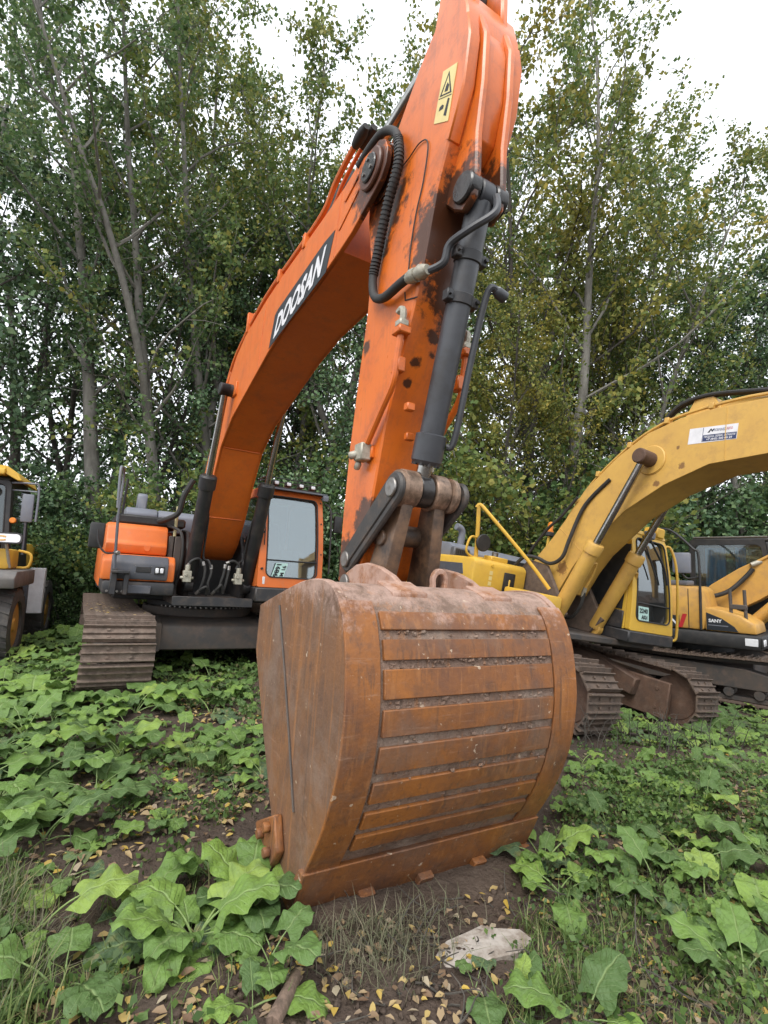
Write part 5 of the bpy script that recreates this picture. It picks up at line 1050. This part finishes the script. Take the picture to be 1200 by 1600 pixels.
# ------------------------------------------------------------------ burdock plants: each leaf a blade with its stalk
LEAF_A=leafmat('burdock_leaf',[(0,(.080,.142,.044)),(.3,(.112,.195,.052)),(.65,(.155,.262,.058)),(.88,(.205,.325,.065)),(1,(.270,.370,.078))],.25,.55,((.13,.20,.085),.45),3.0,by='object',veins=True,spec=.35)
LEAF_B=leafmat('old_burdock_leaf',[(0,(.068,.115,.058)),(.5,(.092,.150,.072)),(1,(.14,.185,.070))],.22,.6,((.22,.20,.06),.55),4.0,by='object',veins=True,spec=.35)
def burdock_leaf(seed,mat_,stalk,rise,droop,wid):
    rng=np.random.default_rng(seed); rows,cols=17,9
    # stalk curve
    S=[np.array([0,0,-.03])]; d=np.array([0,math.cos(rise),math.sin(rise)])
    for i in range(5):
        d=d+np.array([rng.normal(0,.05),.10,-.09]); d/=np.linalg.norm(d); S.append(S[-1]+d*stalk/5)
    W=MB().tube(S,[.030,.026,.022,.020,.018,.015],5,False); V=list(W.v); F=[tuple(f) for f in W.f]
    base=S[-1]; P=base.copy(); C=[P.copy()]; D_=[d.copy()]
    for i in range(rows-1):
        d=d+np.array([rng.normal(0,.03),.02,-droop/(rows-1)*(.5+1.2*i/rows)]); d/=np.linalg.norm(d); P=P+d/(rows-1); C.append(P.copy()); D_.append(d.copy())
    ph=rng.uniform(0,6.3,4); uv=[]; o=len(V); cup=rng.uniform(.0,.14)
    for i in range(rows):
        s=i/(rows-1); side=np.cross(D_[i],[0,0,1]); side/=np.linalg.norm(side)+1e-6; nrm=np.cross(side,D_[i])
        hw=wid*1.12*(max(0,math.sin(math.pi*(s*.86+.10)**.86))**.55)*(1-.05*s)
        if i==rows-1: hw=wid*.30
        for j in range(cols):
            q=-1+2*j/(cols-1); lob=1+.075*math.sin(9.5*s+ph[0]+(0 if q>0 else 1.7))*abs(q)+.05*math.sin(16*s+ph[1]+q)*abs(q)
            x=q*hw*lob; back=-.17*(1-s)**4*abs(q)**1.5
            z=cup*abs(q)**1.3*hw+.085*abs(q)**1.5*math.sin(14*s+ph[2]+(2.1 if q>0 else 0))-.05*abs(q)**3+.018*math.sin(19*s+ph[3]+3*q)
            V.append(tuple(C[i]+side*x+D_[i]*back+nrm*z)); uv.append((q,s))
    for i in range(rows-1):
        for j in range(cols-1):
            a=o+i*cols+j
            F.append((a,a+1,a+cols+1,a+cols))
    UV=np.array([(0,.5)]*o+uv); o_=mesh_np('leaf',np.array(V),np.array(F),mat_,uv=UV); o_.data.shade_smooth(); me=o_.data; bpy.data.objects.remove(o_); return me
LEAVES=[burdock_leaf(100+i,LEAF_A,.62+.10*(i%4),R_((64,48,74,56,38,68)[i%6]),(.7,1.0,.5,.85,.6,1.2)[i%6],(.40,.44,.36,.42,.46,.34)[i%6]) for i in range(9)]
OLD=[burdock_leaf(200+i,LEAF_B,.55+.1*i,R_((30,22,40,28)[i]),(.7,1.0,1.2,.6)[i],(.44,.46,.40,.45)[i]) for i in range(4)]
prng=random.Random(31)
def burdock(p,size,n,label,group,old=.22,az0=None,cls='burdock plant'):
    t=thing('burdock_plant',label,'burdock',Matrix.Translation(p),group)
    a=prng.uniform(0,6.3) if az0 is None else az0
    for k in range(n):
        me=prng.choice(OLD) if prng.random()<old else prng.choice(LEAVES)
        o=bpy.data.objects.new('leaf',me); COL.objects.link(o); o.parent=t
        s=size*prng.uniform(.38,1.15); a+=2.4+prng.uniform(-.4,.4)
        o.matrix_local=Matrix.Translation((prng.uniform(-.02,.02),prng.uniform(-.02,.02),0))@Matrix.Rotation(a,4,'Z')@Matrix.Rotation(prng.uniform(-.22,.25),4,'X')@Matrix.Diagonal((s*prng.uniform(.85,1.15),s,s,1))
    return t
def inside(x,y,poly_):
    c=False; j=len(poly_)-1
    for i in range(len(poly_)):
        xi,yi=poly_[i]; xj,yj=poly_[j]
        if (yi>y)!=(yj>y) and x<(xj-xi)*(y-yi)/(yj-yi)+xi: c=not c
        j=i
    return c
def free(p):
    "keep plants out of the tracks, tyres and the bucket"
    for M,hw,v0,v1 in ((POSE_ORANGE,None,0,0),):
        q=M.inverted()@Vector(p); u,v=q.x,-q.y
        if .88<abs(u)<1.72 and -2.4<v<2.42: return False
        if abs(u)<.86 and 5.9<v<6.95: return False
    q=POSE_YELLOW.inverted()@Vector(p); q=Matrix.Rotation(-R_(5),4,'Z')@q; u,v=q.x,-q.y
    if .88<abs(u)<1.56 and -2.4<v<2.42: return False
    q=POSE_LOADER.inverted()@Vector(p); u,v=q.x,-q.y
    if .66<abs(u)<1.18 and (abs(v-1.25)<.6 or abs(v+1.55)<.6): return False
    if abs(u)<1.3 and 3.1<v<3.95: return False
    return True
patches=[ # image polygon of the plants' feet, step in metres, leaf size, leaves, label, group
 ([(-60,1010),(135,985),(138,1090),(232,1100),(190,1190),(120,1270),(60,1330),(-60,1400)],.27,(.21,.32),(6,9),'burdock plant in the thick green patch left of the orange left track','burdock patch on the left'),
 ([(245,1020),(398,1005),(402,1120),(330,1120),(262,1075)],.33,(.19,.27),(5,7),'burdock plant growing under the front of the orange excavator between its tracks','burdock under the orange excavator'),
 ([(265,1150),(405,1140),(412,1245),(330,1240),(280,1200)],.22,(.15,.23),(5,8),'burdock plant in the small clump left of the rusty bucket','small clump left of the bucket'),
 ([(960,1095),(1100,1120),(1180,1105),(1230,1140),(1230,1180),(1000,1170),(955,1140)],.26,(.15,.23),(5,7),'low burdock plant in front of the yellow excavator tracks','plants by the yellow tracks'),
 ([(905,1190),(1010,1200),(1120,1250),(1080,1310),(960,1310),(880,1270)],.24,(.13,.20),(4,7),'small leafy plant among the weeds right of the bucket','small plants right of the bucket'),
 ([(1010,1360),(1230,1330),(1260,1560),(1120,1560),(1040,1460)],.19,(.14,.21),(5,8),'light green burdock plant in the patch at the lower right edge','burdock patch at lower right'),
 ([(150,1200),(250,1130),(300,1160),(290,1230),(330,1290),(220,1330),(130,1360)],.30,(.09,.15),(4,6),'small young burdock plant on the leaf-strewn soil left of the bucket','young plants on the bare soil'),
 ([(1050,1190),(1230,1190),(1230,1320),(1110,1310)],.26,(.10,.16),(4,6),'small plant among yellow leaves at the right edge','small plants at the right edge'),
 ([(-80,960),(120,955),(140,985),(-60,1010)],.42,(.22,.32),(5,7),'burdock plant at the foot of the bushes by the loader','burdock by the loader'),
]
np_count=0
for poly_,step,sz,nl,lab,grp in patches:
    xs=[q[0] for q in poly_]; ys=[q[1] for q in poly_]; got=[]
    for _ in range(1500):
        px=prng.uniform(min(xs),max(xs)); py=prng.uniform(min(ys),max(ys))
        if not inside(px,py,poly_): continue
        p=ground_at(px,py)
        if any((p[0]-q[0])**2+(p[1]-q[1])**2<step**2 for q in got) or not free(p): continue
        got.append(p)
        if len(got)>95: break
    for p in got: burdock(p,prng.uniform(*sz),prng.randint(*nl),lab,grp); np_count+=1
single=[ # foot px, py, size, leaves, label
 (300,1475,.245,16,'large bright green burdock plant in the foreground left of the bucket'),
 (385,1425,.22,10,'burdock plant touching the side cutter of the bucket'),
 (215,1430,.22,8,'burdock plant left of the large foreground one'),
 (420,1510,.19,7,'young burdock plant at the left tooth of the bucket'),
 (330,1370,.22,9,'burdock plant between the foreground one and the bare soil'),
 (100,1545,.23,4,'grey-green burdock plant with broad leaves at the lower left corner'),
 (60,1460,.22,5,'burdock plant in the grass at the left edge'),
 (95,1380,.22,8,'burdock plant with flat leaf beside the bare soil on the left'),
 (395,1580,.22,4,'broad grey-green burdock leaves hanging over the bottom edge left of the stick'),
 (850,1345,.23,9,'burdock plant against the right flank of the bucket'),
 (875,1400,.21,8,'dull green burdock plant with drooping leaves right of the bucket corner'),
 (930,1340,.21,9,'bright burdock plant right of the bucket'),
 (985,1400,.20,8,'burdock plant in the middle of the weeds at right'),
 (1060,1330,.22,6,'burdock plant beside the yellow leaves at right'),
 (800,1575,.16,5,'upright burdock leaves standing beside the concrete slab'),
 (745,1545,.12,3,'small burdock plant lying on the edge of the concrete slab'),
 (1170,1225,.20,4,'flat-leaved burdock plant at the right edge under the tracks'),
 (905,1600,.20,4,'burdock leaves at the bottom edge right of the slab'),
]
for px,py,s,n,lab in single: burdock(ground_at(px,py),s,n,lab,None,.18)

# ------------------------------------------------------------------ grass, weeds, litter
def scatter(poly_,n,rng):
    xs=[q[0] for q in poly_]; ys=[q[1] for q in poly_]; out=[]
    A=ground_at(min(xs),min(ys)); 
    while len(out)<n:
        px=rng.uniform(min(xs),max(xs)); py=rng.uniform(min(ys),max(ys))
        if inside(px,py,poly_): out.append((px,py))
    return out
def pix_to_ground(px,py):
    px=np.asarray(px,float); py=np.asarray(py,float); d=(CR@np.stack([(px-600)/FPX,(800-py)/FPX,-np.ones_like(px)])).T
    t=CAM_H/np.maximum(-d[:,2],1e-3)
    for _ in range(10):
        p=CC+d*t[:,None]; t=t+(p[:,2]-gz(p[:,0],p[:,1]))/np.maximum(-d[:,2],1e-3)*.8
    return CC+d*t[:,None]
def clump_pts(poly_,n,rng,sigma,per):
    c=np.array(scatter(poly_,max(1,n//per),random.Random(int(rng.integers(1e6))))); P=pix_to_ground(c[:,0],c[:,1])
    P=np.repeat(P,per,0); P[:,:2]+=rng.normal(0,sigma,(len(P),2)); P[:,2]=gz(P[:,0],P[:,1])
    q=np.array([free(p) for p in P]); return P[q]
def blades(P,h,wd,rng,lean=.5):
    n=len(P); hh=h*rng.uniform(.4,1.25,n); az=rng.uniform(0,6.3,n); ln=rng.uniform(.1,1,n)*lean
    dx=np.cos(az); dy=np.sin(az); V=np.empty((n,6,3)); sx=-dy*wd; sy=dx*wd
    for k,(f,w_) in enumerate(((0,1.),(.55,.8),(1,.12))):
        off=ln*hh*f*f*1.2; c=np.stack([P[:,0]+dx*off,P[:,1]+dy*off,P[:,2]-.01+hh*f*(1-.35*ln*f)],1)
        V[:,2*k]=c+np.stack([sx*w_,sy*w_,0*sx],1); V[:,2*k+1]=c-np.stack([sx*w_,sy*w_,0*sx],1)
    b=np.arange(n)[:,None]*6; F=np.concatenate([b+np.array([0,1,3,2]),b+np.array([2,3,5,4])]); return V.reshape(-1,3),F
G_GRASS=leafmat('grass_blades',[(0,(.075,.125,.035)),(.5,(.12,.185,.05)),(.8,(.17,.21,.07)),(1,(.28,.24,.12))],.25,.5)
G_DRY=leafmat('dry_grass',[(0,(.12,.10,.07)),(.5,(.17,.16,.10)),(.8,(.11,.14,.07)),(1,(.26,.22,.15))],.2,.6)
G_WEED=leafmat('small_weeds',[(0,(.055,.10,.030)),(.5,(.085,.15,.04)),(.85,(.13,.20,.05)),(1,(.16,.15,.07))],.25,.5)
FALL=leafmat('fallen_leaves_mix',[(0,(.48,.33,.06)),(.18,(.42,.31,.12)),(.45,(.33,.24,.14)),(.75,(.17,.105,.065)),(1,(.40,.34,.24))],.15,.6)
rng=np.random.default_rng(77)
def multi(name,parts,mat_,label,cat):
    V=[];F=[];o=0
    for v,f in parts: V.append(v); F.append(f+o); o+=len(v)
    ob=mesh_np(name,np.concatenate(V),np.concatenate(F),mat_); tag(ob,label,cat,kind='stuff'); return ob
LEFTG=[(-80,1400),(40,1390),(80,1450),(60,1620),(-80,1640)]; RIGHTG=[(830,1370),(960,1380),(1000,1480),(900,1560),(800,1620),(780,1500),(830,1440)]
ALLR=[(880,1150),(1230,1150),(1240,1640),(860,1640),(900,1430),(850,1330),(900,1230)]; ALLL=[(-80,980),(140,960),(240,1100),(400,1010),(412,1260),(400,1400),(430,1560),(300,1640),(-80,1640)]
BKT=[(470,1420),(640,1390),(720,1400),(740,1470),(600,1540),(480,1500)]
SOILL_=[(150,1180),(330,1150),(420,1250),(330,1300),(200,1310),(110,1370)]
TUFTL=[(300,1165),(400,1180),(380,1215),(300,1205)]
multi('grass',[blades(clump_pts(LEFTG,800,rng,.05,22),.17,.0035,rng,.9),blades(clump_pts(RIGHTG,700,rng,.04,26),.13,.003,rng,.9),blades(clump_pts(ALLR,1300,rng,.05,16),.09,.003,rng,.9),blades(clump_pts(ALLL,1100,rng,.06,18),.10,.003,rng,.9),blades(clump_pts(TUFTL,500,rng,.05,40),.15,.003,rng,.9)],G_GRASS,'green grass tufts growing among the burdock and weeds','grass')
multi('dry_grass',[blades(clump_pts(BKT,1000,rng,.06,26),.12,.0022,rng,1.2),blades(clump_pts(ALLR,1400,rng,.06,14),.12,.002,rng,1.2),blades(clump_pts(LEFTG,500,rng,.06,14),.18,.0025,rng,1.0)],G_DRY,'thin greyish dry grass in front of the bucket and in the weeds','dry grass')
def weeds(poly_,n,sig,per,h,size):
    P=clump_pts(poly_,n,rng,sig,per); P[:,2]+=rng.beta(1.2,2,len(P))*h+.01; return leaf_quads(P,size,rng,.0)
multi('weed_cover',[weeds([(900,1160),(1230,1160),(1230,1330),(960,1330)],2200,.10,30,.12,.036),weeds(SOILL_,700,.08,20,.06,.03),weeds(ALLR,1700,.08,34,.13,.032),weeds(ALLR,1500,.06,34,.16,.022),weeds(ALLL,1100,.08,30,.10,.034),weeds(RIGHTG,600,.06,25,.10,.022),weeds([(900,1230),(1080,1200),(1100,1300),(950,1330),(880,1290)],2000,.10,40,.2,.028),weeds([(240,1010),(400,1000),(410,1140),(250,1090)],1500,.1,20,.2,.05)],G_WEED,'low small-leaved weeds covering the soil on both sides of the bucket','weeds')
def litter(poly_,n,sig,per,size):
    P=clump_pts(poly_,n,rng,sig,per); P[:,2]+=.008+rng.uniform(0,.014,len(P)); m=len(P); s=size*rng.uniform(.6,1.4,m); az=rng.uniform(0,6.3,m)
    a=np.stack([np.cos(az),np.sin(az),rng.normal(0,.22,m)],1)*s[:,None]; b=np.stack([-np.sin(az),np.cos(az),rng.normal(0,.25,m)],1)*(s*rng.uniform(.55,.85,m))[:,None]
    V=np.empty((m,6,3)); up=np.zeros((m,3)); up[:,2]=s*rng.uniform(.0,.5,m)
    V[:,0]=P-a*.5; V[:,1]=P-a*.1+b*.45+up*.6; V[:,2]=P+a*.3+b*.3+up*.5; V[:,3]=P+a*.6; V[:,4]=P+a*.3-b*.3+up*.5; V[:,5]=P-a*.1-b*.45+up*.6
    bb=np.arange(m)[:,None]*6; return V.reshape(-1,3),np.concatenate([bb+np.array([0,1,2,3]),bb+np.array([0,3,4,5])])
SOILL=[(150,1180),(330,1150),(420,1250),(330,1300),(200,1310),(110,1370)]; FRONT=[(430,1440),(640,1400),(830,1380),(880,1440),(800,1640),(300,1640)]; RS=[(1040,1190),(1230,1200),(1230,1330),(1130,1310)]
multi('fallen_leaves',[litter(SOILL,420,.14,6,.045),litter(FRONT,230,.12,3,.034),litter(RS,320,.12,5,.042),litter(ALLR,750,.1,4,.036),litter(ALLL,420,.12,4,.042),litter([(250,1060),(400,1120),(400,1150),(240,1110)],300,.12,8,.045),litter([(450,1430),(900,1400),(1000,1640),(120,1640)],160,.1,2,.04)],FALL,'yellow and tan fallen leaves lying on the soil','fallen leaves')
def twigs(poly_,n,ln):
    W=MB(); P=clump_pts(poly_,n,rng,.12,3)
    for p in P:
        az=rng.uniform(0,6.3); S=poly(p+np.array([0,0,.012]),(math.cos(az),math.sin(az),rng.normal(0,.12)),ln*rng.uniform(.4,1.3),4,rng,.22); W.tube(S,[.004,.0035,.003,.0025,.0015],4,False)
    return W
W=twigs(FRONT,90,.22); W2=twigs(ALLR,150,.3); W.add(W2.v,W2.f); W3=twigs(SOILL,40,.25); W.add(W3.v,W3.f)
tag(W.build('twigs',BARKD,None,0,60,flip=False),'thin dry twigs scattered on the soil','twigs',kind='stuff')
# dead stalks standing in front of the yellow tracks
W=MB(); P=clump_pts([(905,1110),(960,1120),(1000,1170),(1160,1150),(1160,1180),(900,1200)],60,rng,.1,3)
for p in P:
    S=poly(p,(rng.normal(0,.25),rng.normal(0,.25),1),rng.uniform(.2,.55),5,rng,.14); W.tube(S,[.006,.005,.0045,.004,.003,.002],4,False)
    for _ in range(3):
        q=S[rng.integers(2,6)]; W.tube(poly(q,(rng.normal(),rng.normal(),.6),.12,3,rng,.2),[.003,.0025,.002,.0015],3,False)
tag(W.build('dead_stalks',BARKD,None,0,60,flip=False),'brown dead weed stalks standing before the yellow excavator tracks','dead stalks',kind='stuff')
def clods():
    ico=bmesh.new(); bmesh.ops.create_icosphere(ico,subdivisions=1,radius=1); iv=np.array([v.co[:] for v in ico.verts]); iF=np.array([[v.index for v in f.verts] for f in ico.faces]); ico.free()
    P=np.concatenate([clump_pts(FRONT,900,rng,.12,8),clump_pts(SOILL,350,rng,.12,8),clump_pts(RS,250,rng,.12,8),clump_pts([(430,1420),(820,1350),(830,1420),(460,1500)],400,rng,.1,8)])
    V=[];F=[]
    for i,p in enumerate(P):
        s=.004+.016*rng.random()**3; V.append(iv*(s*rng.uniform(.6,1.3,3))*(1+rng.normal(0,.15,(len(iv),1)))+p+np.array([0,0,s*.3])); F.append(iF+i*len(iv))
    o=mesh_np('soil_clods',np.concatenate(V),np.concatenate(F),SOIL); o.data.shade_smooth(); tag(o,'crumbs and clods of brown soil before the bucket','soil clods',kind='stuff')
clods()
# leaves fallen on the orange track
def track_litter():
    n=150; u=rng.uniform(-1.66,-.94,n); v=rng.uniform(-.6,1.9,n); P=np.array([POSE_ORANGE@Vector((a,-b,.46+.40+.065-.05*math.sin(math.pi*(1.93-b)/3.86)**2)) for a,b in zip(u,v)])
    m=n; s=.045*rng.uniform(.5,1.3,m); az=rng.uniform(0,6.3,m); a=np.stack([np.cos(az),np.sin(az),0*az],1)*s[:,None]; b=np.stack([-np.sin(az),np.cos(az),0*az+.2],1)*(s*.6)[:,None]
    V=np.empty((m,4,3)); V[:,0]=P-a*.5; V[:,1]=P+b*.45; V[:,2]=P+a*.55; V[:,3]=P-b*.45; V[:,:,2]+=.006
    o=mesh_np('fallen_leaves',V.reshape(-1,3),np.arange(4*m).reshape(m,4),FALL); tag(o,'yellow leaves fallen on top of the orange excavator left track','fallen leaves',kind='stuff')
track_litter()
# broken concrete slab and the weathered stick
def slab():
    p=ground_at(757,1487); out=[(-.24,-.02),(-.17,.06),(-.05,.10),(.03,.13),(.08,.10),(.19,.07),(.22,.0),(.14,-.06),(.02,-.075),(-.10,-.11),(-.20,-.09)]
    m=MB().prism([(a,b) for a,b in out],-.03,.028,lambda a,b,d:(a+.01*math.sin(17*b+d*40),b,d+a*.06))
    o=m.build('concrete_fragment',CONC,None,.006,0,flip=False); o.matrix_world=Matrix.Translation(p)@Matrix.Rotation(R_(8),4,'Z'); tag(o,'broken flat piece of pale concrete lying on the soil before the bucket','concrete')
slab()
a_=ground_at(425,1610); b_=ground_at(462,1545)
m=MB().tube([tuple(a_+np.array([0,0,.02])),tuple((a_+b_)/2+np.array([.006,0,.045])),tuple(b_+np.array([0,0,.055]))],[.030,.028,.020],7); m.tube([tuple((a_+b_)/2+np.array([.01,0,.04])),tuple(b_+np.array([.02,.02,.03]))],[.014,.007],5)
tag(m.build('broken_stick',WOOD,None,.003,30,flip=False),'weathered broken wooden stick poking up at the bottom edge','stick')
